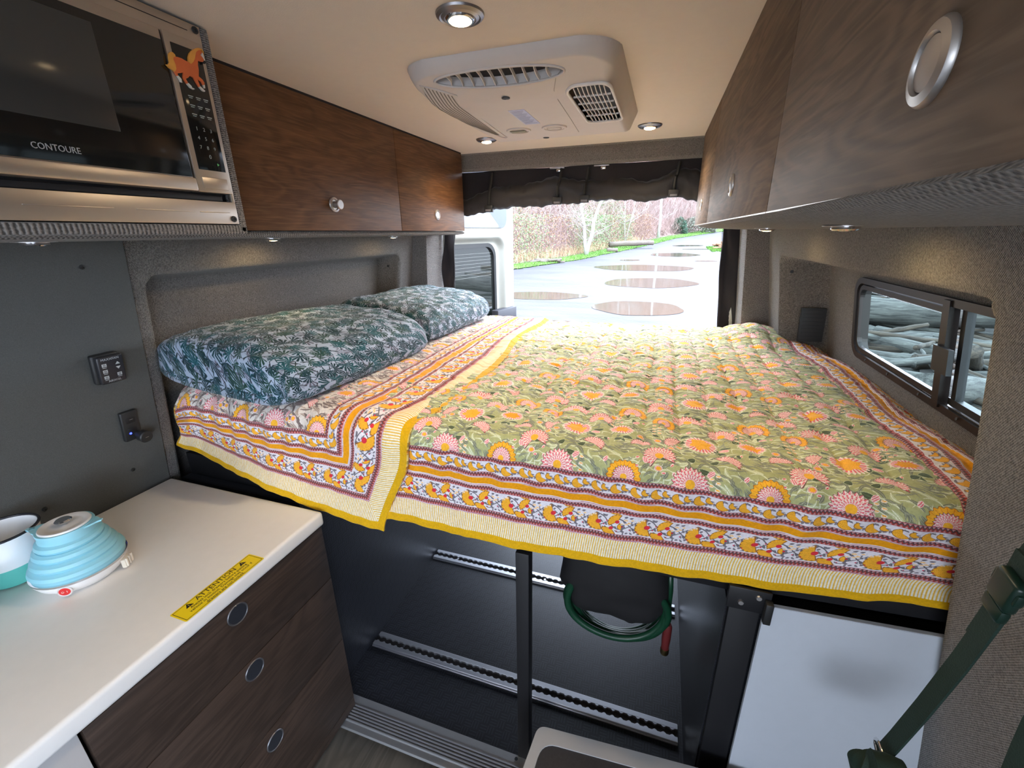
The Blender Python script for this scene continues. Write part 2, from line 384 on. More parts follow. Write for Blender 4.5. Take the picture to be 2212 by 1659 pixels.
def field(green):
    W_, H_ = 272., 236.; g = np.random.default_rng(3)
    base = GR if green else (.86, .83, .80); t = Cloth(W_, H_, base, PPM*2)
    dk = GRD if green else (.42, .37, .36); lt = GRL if green else (.62, .56, .52)
    for i in range(420):
        cx, cy = g.random()*W_, g.random()*H_; ro = .9*math.sin(cx/43.3)*math.cos(cy/37.6)+g.normal(0, .3)
        leaf(t, cx, cy, g.uniform(9, 22), g.uniform(1.2, 3.6), ro, dk if g.random() < .6 else lt, g.uniform(-.9, .9), out=None)
    for i in range(26 if green else 40):
        leaf(t, g.random()*W_, g.random()*H_, g.uniform(8, 14), g.uniform(4, 6), g.uniform(0, 6.3), (.30, .35, .26) if green else (.55, .48, .47), .3, out=lt)
    for sxx, syy in ((175, 10), (60, 165), (235, 190)):
        for k in range(7):
            bud(t, sxx-6+(k % 2)*12, syy-18+k*7, 3.6, 0, ORA)
    for i in range(22):
        cx, cy = (g.choice([95, 20, 140, 240])+g.normal(0, 9)) % W_, (g.choice([105, 175, 30, 215])+g.normal(0, 9)) % H_
        bud(t, cx, cy, 3.2, g.random()*6, (.85, .25, .28))
    for i in range(10): star(t, g.random()*W_, g.random()*H_, 7, 0, .8)
    UP = math.pi/2
    crescent(t, 0, 0, 29, UP); carnation(t, 68, 56, 27, UP+.3); carnation(t, 130, 2, 29, UP, 2.0)
    carnation(t, 200, 66, 21, UP-.5, 1.7, False); star(t, 152, 128, 29, .3); star(t, 255, 148, 24, 0, .72, (.95, .66, .12))
    carnation(t, 100, 120, 20, UP+1.0, 1.5, False); carnation(t, 28, 95, 18, UP+.2, 1.7, False); carnation(t, 200, 190, 24, UP); crescent(t, 75, 205, 22, UP-.4)
    bud(t, 198, 118, 9); bud(t, 168, 30, 8, .8); bud(t, 40, 40, 7, 2); bud(t, 232, 30, 6, 1); bud(t, 12, 190, 8, .5); bud(t, 130, 185, 7, 1)
    A = t.A
    return (A[0::2, 0::2]+A[1::2, 0::2]+A[0::2, 1::2]+A[1::2, 1::2])/4 if A.shape[0] % 2 == 0 and A.shape[1] % 2 == 0 else A[::2, ::2]
VN = (.42, .40, .43); BW = (.90, .88, .90)
def strip(period, height, big):
    t = Cloth(period, height, BW, PPM*2); g = np.random.default_rng(5+big)
    h = height
    if big:
        for k in range(46): leaf(t, g.random()*period, g.uniform(4, h-4), g.uniform(3.5, 7), g.uniform(1.6, 2.8), g.uniform(0, 6.3), VN, .2)
        for off, am, ph in ((h*.5, h*.26, .6), (h*.42, h*.3, 3.4)):
            yy = off+am*np.sin(2*math.pi*t.X/period+ph); t.A[np.abs(t.Y-yy) < 1.5] = VN
        def fan(cx, cy, R, rot, half=1.7):
            x, y, r_, a = t.loc(cx, cy, rot); m = (r_ < R*(1+.06*np.cos(a*16))) & (np.abs(a) < half)
            t.put((r_ < R+1.3) & (np.abs(a) < half+.12), (.62, .40, .20)); t.put(m, ORA); t.put(m & (np.sin(r_*2.2)*np.cos(a*14) > .45), ORD); t.put((r_ < R*.25), (.85, .20, .25))
        fan(27, 29, 24, 2.7, 1.6); fan(58, 41, 19, 2.0, 1.05); fan(67, 22, 19, 3.7, 1.2); fan(80, 33, 9, 2.8, 1.2)
        for cx, cy, R in ((84, 14, 4), (92, 20, 3.6), (88, 24, 3), (97, 12, 3), (78, 25, 2.6), (14, 10, 3), (6, 15, 3.2)):
            bud(t, cx, cy, R, 0, ORA)
        for cx, cy in ((40, 34), (44, 22), (72, 48), (98, 40), (10, 45)): t.put(t.loc(cx, cy, 0)[2] < 1.6, (.85, .18, .32))
        x, y, r_, a = t.loc(75, 42, 0); t.put((np.abs(r_-8) < 1.0) & (a > -1) & (a < 2.6), VN)
    else:
        for k in range(9): leaf(t, g.random()*period, g.uniform(4, h-4), 5, 2, g.uniform(0, 6.3), VN, .3)
        for R, cx, cy in ((13, 15, h*.5), (8, 32, h*.38)):
            x, y, r_, a = t.loc(cx, cy, 2.5); t.put((r_ < R+1.2) & (np.abs(a) < 1.9), (.62, .40, .20)); m = (r_ < R) & (np.abs(a) < 1.8); t.put(m, ORA); t.put(m & (np.sin(r_*2)*np.cos(a*10) > .5), ORD)
    A = t.A; return A[::2, ::2]
S_BIG = strip(105., 58., 1); S_SM = strip(41., 31., 0)
F_GREEN = field(True); F_WHITE = field(False)
def look(tile, x, y, per=None):
    h, w = tile.shape[:2]; return tile[(y*PPM).astype(int) % h, (x*PPM).astype(int) % w]
def paint_quilt(name, wa, hb, tile, side, ox, oy):
    """wa x hb mm; border along y=0 and, measured by side, along an upright edge: 'R' right, field edge distance given by side[1]"""
    nx, ny = int(wa*PPM), int(hb*PPM); X, Y = np.meshgrid((np.arange(nx)+.5)/PPM, (np.arange(ny)+.5)/PPM)
    wob = fbm(X/90, Y/90, 2, 4)*1.2
    dR = (wa-X)+side; d = np.minimum(Y, dR)+wob; s = np.where(Y <= dR, X, Y)
    A = look(tile, X-ox, Y-oy)
    A = A.copy()
    def put(m, c): A[m] = c
    red = (.68, .25, .22); brn = (.36, .27, .29)
    def braid(a, b):
        m = (d >= a) & (d < b); q = (d-a)/(b-a); z = np.abs(((s/7.0+.0) % 1)-.5)*2
        A[m] = (.80, .62, .62); put(m & (np.abs(q-.12-.5*z) < .2), red); put(m & (np.abs(q-.38-.5*z) < .17), brn); put(m & ((q < .08) | (q > .92)), (.62, .28, .34))
    m = d < 21; A[m] = (.86, .66, .02)
    m = (d >= 21) & (d < 67); A[m] = (.93, .91, .84); put(m & ((s+wob*.6) % 5.4 < 2.3), (.90, .72, .30))
    m = (d >= 67) & (d < 69.5); A[m] = BW; put((d >= 67) & (d < 67.9), (.70, .25, .42))
    braid(69.5, 86)
    m = (d >= 86) & (d < 144); A[m] = look(S_BIG, s, 143.4-d)[m]
    braid(144, 156)
    m = (d >= 156) & (d < 183); A[m] = BW; put((d >= 158.5) & (d < 159.4), red); put((d >= 180) & (d < 181), red); put((d >= 162) & (d < 179), (.92, .62, .03))
    braid(183, 196)
    m = (d >= 196) & (d < 227); A[m] = look(S_SM, s, 226.4-d)[m]
    braid(227, 238)
    A *= (1+.06*fbm(X/3, Y/3, 2, 9))[..., None]
    return immat(name, image(name, A), .85, .25, .15)
# pillow print: fan leaves, teal and lilac grey on white
def pillow_tile():
    t = Cloth(300., 300., (.62, .68, .76), 2.4); g = np.random.default_rng(11)
    def palm(cx, cy, R, rot, c, n=13):
        x, y, r_, a = t.loc(cx, cy, rot, R+2); sp = 1.9
        m = (r_ < R*(.78+.22*np.cos(a*.9))) & (np.abs(a) < sp); fr = np.cos(a*n*1.02)
        keep = m & (fr > -1+1.25*(r_/R)**1.5)
        t.put(keep, c); t.put(keep & (fr > .94), tuple(k*.45 for k in c)); t.put((np.abs(y) < .9) & (x < 0) & (x > -R*.8), tuple(k*.5 for k in c))
    for i in range(100): palm((i % 10)*30+g.uniform(-9, 9), (i//10)*30+g.uniform(-9, 9), g.uniform(12, 22), g.random()*6.3, (.42, .43, .50) if g.random() < .6 else (.52, .56, .64), 9)
    for i in g.permutation(121): palm((i % 11)*27.3+g.uniform(-9, 9), (i//11)*27.3+g.uniform(-9, 9), g.uniform(17, 28), g.random()*6.3, [(.05, .27, .31), (.04, .20, .24), (.07, .33, .37), (.12, .28, .25)][int(g.integers(4))])
    for i in range(0):
        cx, cy, ro = g.random()*300, g.random()*300, g.random()*6.3
        for k in range(-5, 6):
            leaf(t, cx+k*4*math.cos(ro), cy+k*4*math.sin(ro), 8, 1.0, ro+1.0, (.05, .28, .31)); leaf(t, cx+k*4*math.cos(ro), cy+k*4*math.sin(ro), 8, 1.0, ro-1.0, (.04, .24, .28))
    return t.A
PILLOWM = immat('palm_leaf_cotton', image('palm_leaf_print', pillow_tile()), .7, .15, .1)
# ================================================================ the van: floor, walls, ceiling
VINYL = wood('grey_brown_vinyl_floor', (.05, .045, .038), (.07, .062, .05), (.13, .115, .095), ax='y', rough=.5)
struct(box('floor', (-1.62, -2.6, -.05), (.72, .71, 0), VINYL))
TREAD = treadplate('tread_plate_floor'); TREADW = treadplate('tread_plate_side', (1, 2))
struct(box('garage_floor', (-1.62, .71, -.05), (.72, 2.46, 0), TREAD))
# ceiling with recessed lamps
struct(box('ceiling', (-1.30, -2.4, 1.88), (.42, 2.40, 1.90), CEIL))
# side walls as padded fabric with a recess (height field over y,z)
def sidewall(name, sgn, xf, rec, depth, tr, win=None, y0=-.3, y1=2.235, z0=.0, z1=1.56):
    ny, nz = int((y1-y0)/.0115), int((z1-z0)/.0115)
    Y, Z = np.meshgrid(np.linspace(y0, y1, ny), np.linspace(z0, z1, nz), indexing='ij')
    cy, cz, w, h, rad = rec
    sd = sdrr(Y, Z, cy, cz, w, h, rad)
    d = depth*(1-sstep(sd, -tr, 0)); X = xf(Z)+sgn*d+sgn*.002*fbm(Y*4, Z*4, 2, 3)
    keep = None
    if win:
        wy, wz, ww, wh, wrd = win; yc = (Y[:-1, :-1]+Y[1:, 1:])/2; zc = (Z[:-1, :-1]+Z[1:, 1:])/2
        keep = sdrr(yc, zc, wy, wz, ww, wh, wrd) > 0
    F = gridfaces(ny, nz, keep)
    if sgn > 0: F = F[:, ::-1]
    return struct(newmesh(name, np.stack([X, Y, Z], -1).reshape(-1, 3), F, FAB, smooth=True))
WIN_Y0, WIN_Y1, WIN_Z0, WIN_Z1 = .70, 1.73, 1.075, 1.334
sidewall('wall_left', -1, xl, (1.455, .98, 1.27, .82, .05), .12, .026)
sidewall('wall_right', 1, xr, (1.41, 1.0, 1.26, .775, .04), .165, .03, ((.84+WIN_Y1)/2, 1.20, WIN_Y1-.84-.03, .22, .03), y0=-.42)
# outer skin behind the fabric, open where the side window is
struct(box('wall_left_skin', (-1.64, -2.6, -.05), (-1.60, 2.46, 1.92), PAINT))
struct(box('wall_right_skin', (.70, -.42, -.05), (.74, WIN_Y0-.05, 1.92), BLKF))  # carried forward out of view to narrow the side opening and cut its daylight
struct(box('wall_right_skin', (.70, WIN_Y1+.22, -.05), (.74, 2.46, 1.92), BLKF))
struct(box('wall_right_skin', (.70, WIN_Y0-.05, -.05), (.74, WIN_Y1+.22, .95), BLKF))
struct(box('wall_right_skin', (.70, WIN_Y0-.05, 1.40), (.74, WIN_Y1+.22, 1.92), BLKF))
struct(box('wall_right_skin', (.70, -2.6, -.05), (.74, -1.35, 1.92), PAINT))
struct(box('wall_roof_skin', (-1.64, -2.6, 1.93), (.74, 2.46, 1.96), PAINT))
# forward part of the left wall (behind the counter) and the front right pillar
struct(newmesh('wall_left', [(xl(z), y, z) for y in (-2.4, -.3) for z in (0, 1.56)], [(0, 1, 3, 2)], FAB))
# dark wall board behind the counter
def leanbox(name, y0, y1, z0, z1, off, th, xf, sgn, m, parent=None, bev=0):
    bm = bmesh.new(); q = []
    for y in (y0, y1):
        for z in (z0, z1):
            for t_ in (off, off+th): q.append(bm.verts.new((xf(z)+sgn*t_, y, z)))
    for f_ in ((0, 1, 3, 2), (4, 6, 7, 5), (0, 2, 6, 4), (1, 5, 7, 3), (0, 4, 5, 1), (2, 3, 7, 6)): bm.faces.new([q[i] for i in f_])
    if bev: bmesh.ops.bevel(bm, geom=bm.edges[:], offset=bev, segments=2, affect='EDGES')
    return frombm(name, bm, m, parent, bool(bev))
wb = struct(leanbox('wall_panel', -1.9, .782, .70, 1.495, 0, .012, xl, 1, PANEL, bev=.002))
def on_wall(y, z, off=.013):  # frame on the left board: x along +y, y up the board, z out of the board
    return frame(V((xl(z)+off, y, z)), V((0, 1, 0)), V((.15, 0, 1)))
for i, (y, z) in enumerate(((.683, 1.418), (.689, .845), (.489, .845))):
    lathe('screw', [(0, .0), (.0058, 0), (.0054, .0018), (.0025, .0026), (.0022, .001), (0, .001)], 14, BLKP, wb, on_wall(y, z))
# pillars beside the rear doors
def pil(name, sg, xin, y0, y1, m=FABD, m2=FAB):
    # wedge from the wall inward
    pts = []
    bm = bmesh.new()
    zz = np.linspace(.3, 1.5, 14)
    rows = []
    for z in zz:
        xo = (xr(z) if sg > 0 else xl(z))+sg*.06; xi = xin(z)
        row = [(xo, y0), (xi+sg*.012, y0), (xi+sg*.003, y0+.004), (xi, y0+.014), (xi, y1)]
        rows.append([bm.verts.new((p[0], p[1], z)) for p in row])
    for a, b in zip(rows[:-1], rows[1:]):
        for k in range(4): bm.faces.new((a[k], a[k+1], b[k+1], b[k]))
    return struct(frombm(name, bm, [m, m2], smooth=True))
pil('trim_2', 1, lambda z: .335+(1.485-z)*.085, 2.235, 2.42)
pil('trim_3', -1, lambda z: -1.247-(1.461-z)*.055, 2.22, 2.42)
# rear header above the door opening
hp = [(2.29, 1.895), (2.345, 1.875), (2.352, 1.81), (2.36, 1.802), (2.385, 1.798), (2.44, 1.81), (2.44, 1.90)]
FABH = weave('grey_tweed_fabric_header', (.085, .078, .072), (.27, .255, .24), ax=(0, 2))
struct(box('wall_front', (-1.62, -2.62, -.05), (.72, -2.58, .85), PAINT)); struct(box('wall_front', (-1.62, -2.62, 1.60), (.72, -2.58, 1.95), PAINT))  # unseen front end, added to hold back skylight around the windscreen opening
hd = struct(prism('wall_rear', hp, 0, -1.6, .7, FABH))
for x in (-.551, -.325):
    t_ = tag(empty('roof_latch', (x, 2.40, 1.795)), 'small chrome latch under the rear header, %s of the two' % ('left' if x < -.5 else 'right'), 'latch')
    box('latch_plate', (-.045, -.012, -.004), (.03, .012, .002), NICK, t_, .0015); box('hook', (-.012, -.01, -.02), (.014, .01, -.004), CHROME, t_, .004)
struct(box('trim_4', (-1.62, 2.42, -.1), (-1.30, 2.47, 1.95), PAINT)); struct(box('trim_5', (.40, 2.42, -.1), (.72, 2.47, 1.95), PAINT))
struct(box('trim_6', (.336, 2.425, .6), (.42, 2.45, 1.55), PAINT, bev=.006))
# ---- window_1: sliding side window in the right recess
w1 = struct(empty('window_1', (0, 0, 0)))
def wpt(y, z, off=.0): return (xr(z)+.165+off, y, z)
def leanring(name, outer, inner, o0, o1, m, parent):
    bm = bmesh.new(); R = []; n = len(outer)
    for pts in (outer, inner):
        for off in (o0, o1): R.append([bm.verts.new(wpt(p[0], p[1], off)) for p in pts])
    for i in range(n):
        j = (i+1) % n
        for a, b in ((0, 1), (1, 3), (3, 2), (2, 0)): bm.faces.new((R[a][i], R[a][j], R[b][j], R[b][i]))
    return frombm(name, bm, m, parent)
WBR = mat('dark_bronze_frame', (.026, .021, .018), .42, .4)
cyw, czw, ww, wh = (WIN_Y0+WIN_Y1)/2, (WIN_Z0+WIN_Z1)/2, WIN_Y1-WIN_Y0, WIN_Z1-WIN_Z0
leanring('window_frame', rrect(cyw, czw, ww, wh, .05), rrect(cyw, czw, ww-.036, wh-.036, .038), -.010, .03, WBR, w1)
leanring('window_sash', rrect(1.455, czw, .50, wh-.046, .02, rads=[.034, .01, .01, .034]), rrect(1.465, czw, .463, wh-.072, .012, rads=[.028, .004, .004, .028]), -.006, .008, WBR, w1)
def leanq(name, y0, y1, z0, z1, o0, o1, m, parent):
    bm = bmesh.new(); q = [bm.verts.new(wpt(y, z, o)) for y in (y0, y1) for z in (z0, z1) for o in (o0, o1)]
    for f_ in ((0, 1, 3, 2), (4, 6, 7, 5), (0, 2, 6, 4), (1, 5, 7, 3), (0, 4, 5, 1), (2, 3, 7, 6)): bm.faces.new([q[i] for i in f_])
    return frombm(name, bm, m, parent)
leanq('window_mullion', 1.196, 1.222, WIN_Z0+.01, WIN_Z1-.005, -.014, .006, WBR, w1)
leanq('window_mullion', 1.168, 1.184, WIN_Z0+.02, WIN_Z1-.02, .004, .02, BLKP, w1)
lt = leanq('window_latch', 1.158, 1.218, 1.170, 1.228, -.024, -.014, BLKP, w1)
leanq('window_sill_track', WIN_Y0+.02, 1.19, WIN_Z0+.022, WIN_Z0+.038, .002, .02, BLKP, w1)
gm, gt, gb = nt('tinted_window_glass'); gb.inputs['Base Color'].default_value = (.80, .93, .90, 1); gb.inputs['Roughness'].default_value = .0; gb.inputs['Transmission Weight'].default_value = 1; gb.inputs['IOR'].default_value = 1.01
leanq('window_pane', 1.22, 1.69, WIN_Z0+.04, WIN_Z1-.04, .0, .003, gm, w1)
leanq('window_pane', WIN_Y0+.02, 1.17, WIN_Z0+.03, WIN_Z1-.02, .012, .015, gm, w1)
for y in (1.60, 1.45, 1.28, 1.12, 1.02): lathe('screw', [(0, 0), (.004, 0), (.003, .002), (0, .002)], 8, BLKP, w1, frame(V(wpt(y, WIN_Z0+.012, -.014)), V((0, -1, 0)), V((.15, 0, 1))) @ Matrix.Scale(-1, 4, (0, 0, 1)))
# black vent on the rear reveal of the right recess
vt = tag(empty('wall_vent'), 'black rectangular air vent set in the grey recess end beside the side window', 'vent')
def rev(x, z): return (x, 2.003+0*z, z)
vp = [(.539, 1.187), (.626, 1.187), (.632, 1.054), (.546, 1.052)]
prism('vent_cover', vp, 1, 1.985, 1.999, BLKP, vt, .002)
for k in range(9):
    a = k/9+.06; z = 1.187-.133*a; xo = .539+.007*a
    box('slat', (xo+.008, 1.9835, z-.003), (xo+.076, 1.986, z), BLKP, vt)
lathe('wall_plug', [(0, 0), (.0065, 0), (.005, .003), (0, .004)], 12, BLKP, None, frame(V((.482, 1.992, 1.325)), V((-1, 0, 0)), V((0, 0, 1)))); tag(bpy.data.objects['wall_plug'], 'small black plug high on the right recess end above the vent', 'plug')
wp2 = lathe('wall_plug', [(0, 0), (.0065, 0), (.005, .003), (0, .004)], 12, BLKP, None, frame(V((-1.385, 2.035, 1.327)), V((-1, 0, 0)), V((0, 0, 1)))); tag(wp2, 'small black plug at the far end of the left wall recess', 'plug')
# ---- black zipped door curtains at both sides and the rolled one above
def drape(name, pts, z0, z1, th, label, zipx=None):
    nz = 40; n = len(pts); vs = []; zs = np.linspace(z0, z1, nz)
    for z in zs:
        for k, p in enumerate(pts):
            wob = .012*math.sin(z*9+k*1.7)+.006*math.sin(z*23+k)
            vs.append((p[0]+(1.48-z)*p[2]+wob*.4, p[1]+wob, z))
    fs = [(j*n+k, j*n+k+1, (j+1)*n+k+1, (j+1)*n+k) for j in range(nz-1) for k in range(n-1)]
    o = newmesh(name, vs, fs, BLKF, smooth=True); md = o.modifiers.new('s', 'SOLIDIFY'); md.thickness = th; tag(o, label, 'curtain'); return o
dr = drape('zipped_curtain', [(.262, 2.40, .08), (.275, 2.42, .08), (.29, 2.405, .09), (.31, 2.42, .10), (.325, 2.405, .10), (.345, 2.41, .10)], .80, 1.6, .006, 'black zipped curtain hanging at the right side of the rear door opening')
dl = drape('zipped_curtain', [(-1.235, 2.40, -.03), (-1.222, 2.415, -.03), (-1.205, 2.40, -.04), (-1.19, 2.42, -.03), (-1.172, 2.41, -.03)], .80, 1.6, .006, 'black zipped curtain hanging at the left side of the rear door opening')
for par, x0, k in ((dr, .259, .08), (dl, -1.170, -.03)):
    vs, fs = [], []
    for i in range(190):
        z = .85+i*.0038; x = x0+(1.48-z)*k; b = len(vs); s = -1 if par is dr else 1
        for dx in (0, .004*s):
            for dy in (2.400, 2.403):
                for dz in (0, .002): vs.append((x+dx, dy, z+dz))
        fs += [tuple(b+q for q in f_) for f_ in ((0, 1, 3, 2), (4, 6, 7, 5), (0, 2, 6, 4), (1, 5, 7, 3), (0, 4, 5, 1), (2, 3, 7, 6))]
    newmesh('zipper', vs, fs, BLKP, par)['kind'] = 'stuff'
rc = tag(empty('rolled_curtain'), 'black cloth curtain rolled up and strapped above the rear door opening', 'curtain')
nx = 260; X = np.linspace(-1.20, .30, nx); prof = []
P_ = []
BOT = lambda x: np.interp(x, [-1.2, -1.09, -.93, -.80, -.62, -.55, -.50, -.40, -.2, -.08, 0, .06, .1, .16, .3], [1.55, 1.578, 1.60, 1.612, 1.622, 1.628, 1.622, 1.632, 1.628, 1.624, 1.643, 1.637, 1.626, 1.60, 1.59])
nt_ = 26; R_ = .055
for i, x in enumerate(X):
    b = BOT(x)+.003*math.sin(x*61)+.002*math.sin(x*130)
    rr = R_*(1+.14*math.sin(x*7.3)+.08*math.sin(x*19)); 
    for k in range(nt_):
        a = 2*math.pi*k/nt_; q = 1+.07*math.sin(3*a+x*11)+.05*math.sin(5*a-x*23)
        P_.append((x, 2.405+rr*.62*q*math.cos(a), b+rr+rr*q*math.sin(a)))
fs = [(i*nt_+k, i*nt_+(k+1) % nt_, (i+1)*nt_+(k+1) % nt_, (i+1)*nt_+k) for i in range(nx-1) for k in range(nt_)]
CLR = mat('black_quilted_cloth', (.011, .009, .010), .6, bump=.6, bscale=60, noise=.4, nscale=9, Sheen_Weight=.3)
newmesh('cloth_roll', P_, fs, CLR, rc, True)
vs = []; nzz = 14
for i, x in enumerate(X):
    for k in range(nzz):
        z = 1.80-(1.80-(BOT(x)+.06))*k/(nzz-1); vs.append((x, 2.40+.008*math.sin(x*14+z*9), z))
newmesh('cloth_top', vs, [(i*nzz+k, i*nzz+k+1, (i+1)*nzz+k+1, (i+1)*nzz+k) for i in range(nx-1) for k in range(nzz-1)], BLKF, rc, True)
for i, x in enumerate((-.925, -.545, -.405, .02)):
    b = float(BOT(x))
    sp = newmesh('strap', *tube_vf([(x+.012, 2.385, 1.79), (x+.006, 2.375, 1.73), (x, 2.362, b+.08), (x-.002, 2.36, b+.04), (x-.002, 2.375, b+.004)], .008, 6), BLKP, rc)
    bk = box('buckle', (x-.026, 2.352, b-.008), (x+.022, 2.372, b+.026), BLKP, rc, .002); box('buckle_bar', (x-.018, 2.348, b-.004), (x+.014, 2.353, b+.006), mat('grey_buckle', (.16, .16, .18), .35), bk, .001)
# ---- door_1: rear left door standing open
d1 = struct(empty('door_1')); hx, hy = -1.25, 2.45; dn = math.hypot(.24, .97)
DM = frame(V((hx, hy, 0)), V((.24, .97, 0)), V((0, 0, 1)))   # local x along the door, y up, z = into the van side
DW = .775; nu, nv = 130, 330
U, Zg = np.meshgrid(np.linspace(0, DW, nu), np.linspace(-.15, 1.86, nv), indexing='ij')
sd = sdrr(U, Zg, .33, 1.12, .66, .69, .10); D = .045*(1-sstep(sd, -.045, 0))
sd2 = sdrr(U, Zg, .315, 1.12, .53, .58, .09)
sb = sdrr(U, Zg, DW/2, .86, DW, 2.02, .02); D = D+.02*(sstep(sb, -.012, 0))
uc = (U[:-1, :-1]+U[1:, 1:])/2; zc = (Zg[:-1, :-1]+Zg[1:, 1:])/2
kp = sdrr(uc, zc, .315, 1.12, .53, .58, .09) > 0
loc = np.stack([U, Zg, -D], -1).reshape(-1, 3)
o = newmesh('door_panel', loc, gridfaces(nu, nv, kp), PAINT, d1, True); o.matrix_world = DM
md = o.modifiers.new('s', 'SOLIDIFY'); md.thickness = .03; md.offset = -1
o = ringprism('window_gasket', rrect(.315, 1.12, .55, .60, .095), rrect(.315, 1.12, .50, .55, .08), 2, -.06, -.04, BLKP, d1); o.matrix_world = DM
DG = mat('dark_privacy_glass', (.02, .025, .022), .02, spec=1.0, IOR=2.4)
o = prism('window_pane', rrect(.315, 1.12, .52, .57, .085), 2, -.062, -.055, DG, d1); o.matrix_world = DM
for k in range(8):
    o = box('heating_wire', (.07, 1.20+k*.022, -.0548), (.55, 1.2009+k*.022, -.0542), mat('heating_wire', (.35, .36, .33), .5), d1); o.matrix_world = DM
o = prism('upper_trim_panel', rrect(.36, 1.70, .60, .36, .05), 2, -.005, .012, mat('blue_grey_trim', (.15, .17, .21), .5), d1, .004); o.matrix_world = DM
o = box('lower_trim_block', (.50, .80, -.03), (.755, .952, .03), mat('charcoal_trim', (.05, .05, .06), .5), d1, .008); o.matrix_world = DM
for uu, z in ((.14, 1.455), (.36, 1.475)):
    o = box('trim_clip', (uu, z, -.03), (uu+.03, z+.018, -.018), PAINT, d1, .003); o.matrix_world = DM
# threshold strip and cargo tracks
th = tag(empty('threshold_strip'), 'ribbed aluminium threshold strip where the vinyl floor meets the black garage floor', 'threshold')
pts = [(.705, 0), (.708, .006), (.722, .007)]
for k in range(6): y = .724+k*.009; pts += [(y, .007), (y+.002, .0125), (y+.005, .0125), (y+.007, .007)]
pts += [(.782, .008), (.802, .009), (.806, 0)]
prism('ribbed_plate', pts, 0, -.90, .25, mat('threshold_aluminium', (.42, .42, .43), .5, .8), th)
lathe('screw', [(0, .009), (.005, .009), (.004, .011), (0, .011)], 10, BLKP, th, Matrix.Translation((-.275, .792, 0)))
def etrack(y, x0, x1, label):
    e = tag(empty('cargo_track'), label, 'track', None)
    bm = bmesh.new()
    for a, b, h in ((-.032, -.027, .006), (-.027, -.0115, .011), (.0115, .027, .011), (.027, .032, .006)): bxm(bm, (x0, y+a, 0), (x1, y+b, h), .001, 1)
    frombm('track_rail', bm, ALU, e); box('slot_bed', (x0, y-.0115, .0), (x1, y+.0115, .003), mat('track_shadow', (.05, .045, .045), .6, .5), e)
    n = int((x1-x0)/.026)
    vs, fs = [], []
    for i in range(n):     # scallops that narrow the slot between the round lock holes
        cx = x0+.013+i*.026
        for s in (-1, 1):
            b = len(vs)
            p2 = [(cx-.008, s*.012), (cx-.004, s*.0085), (cx, s*.0065), (cx+.004, s*.0085), (cx+.008, s*.012)]
            for z in (.003, .0105):
                for p in p2: vs.append((p[0], y+p[1], z))
            fs.append(tuple(b+5+k for k in range(5))); fs += [(b+k, b+k+1, b+k+6, b+k+5) for k in range(4)]
    newmesh('slot_teeth', vs, fs, ALU, e)
    for k in range(3): lathe('bolt', [(0, .004), (.0055, .004), (.005, .008), (0, .008)], 10, CHROME, e, Matrix.Translation((x0+.12+k*(x1-x0-.24)/2, y, 0)))
etrack(1.012, -.915, .180, 'aluminium cargo track across the garage floor, nearer one behind the black post')
etrack(1.50, -.92, .18, 'aluminium cargo track across the garage floor, farther one partly behind the hose')
# side boxes of the garage
struct(box('garage_wall_left', (-1.40, .80, 0), (-.925, 2.40, .755), TREADW)); struct(box('garage_wall_right', (.195, .815, 0), (.66, 2.40, .74), TREADW))
# ================================================================ bed
bed = tag(empty('bed_frame'), 'black steel bed platform spanning the van under the floral quilt', 'bed')
box('platform_board', (-1.36, .86, .80), (.50, 2.33, .83), BLK, bed)
box('front_rail', (-1.40, .832, .752), (.22, .868, .83), BLK, bed, .003)
prism('front_rail', [(.20, .765), (.575, .79), (.575, .87), (.20, .845)], 1, .826, .868, BLK, bed, .003)
box('post', (-.272, .80, 0), (-.238, .834, .755), BLK, bed, .002)
box('post', (.198, .802, 0), (.256, .84, .80), BLK, bed, .002)
box('bracket', (.19, .792, .745), (.268, .801, .80), BLK, bed, .002)
for p in ((.215, .765), (.245, .785)): lathe('bolt', [(0, 0), (.006, 0), (.005, .004), (0, .004)], 8, NICK, bed, frame(V((p[0], .792, p[1])), V((1, 0, 0)), V((0, 0, 1))))
mt = tag(box('mattress', (-1.37, .86, .832), (.555, 2.31, 1.005), mat('mattress_cloth', (.5, .5, .5), .9), None, .05, 3), 'mattress covered by the floral quilt', 'mattress')

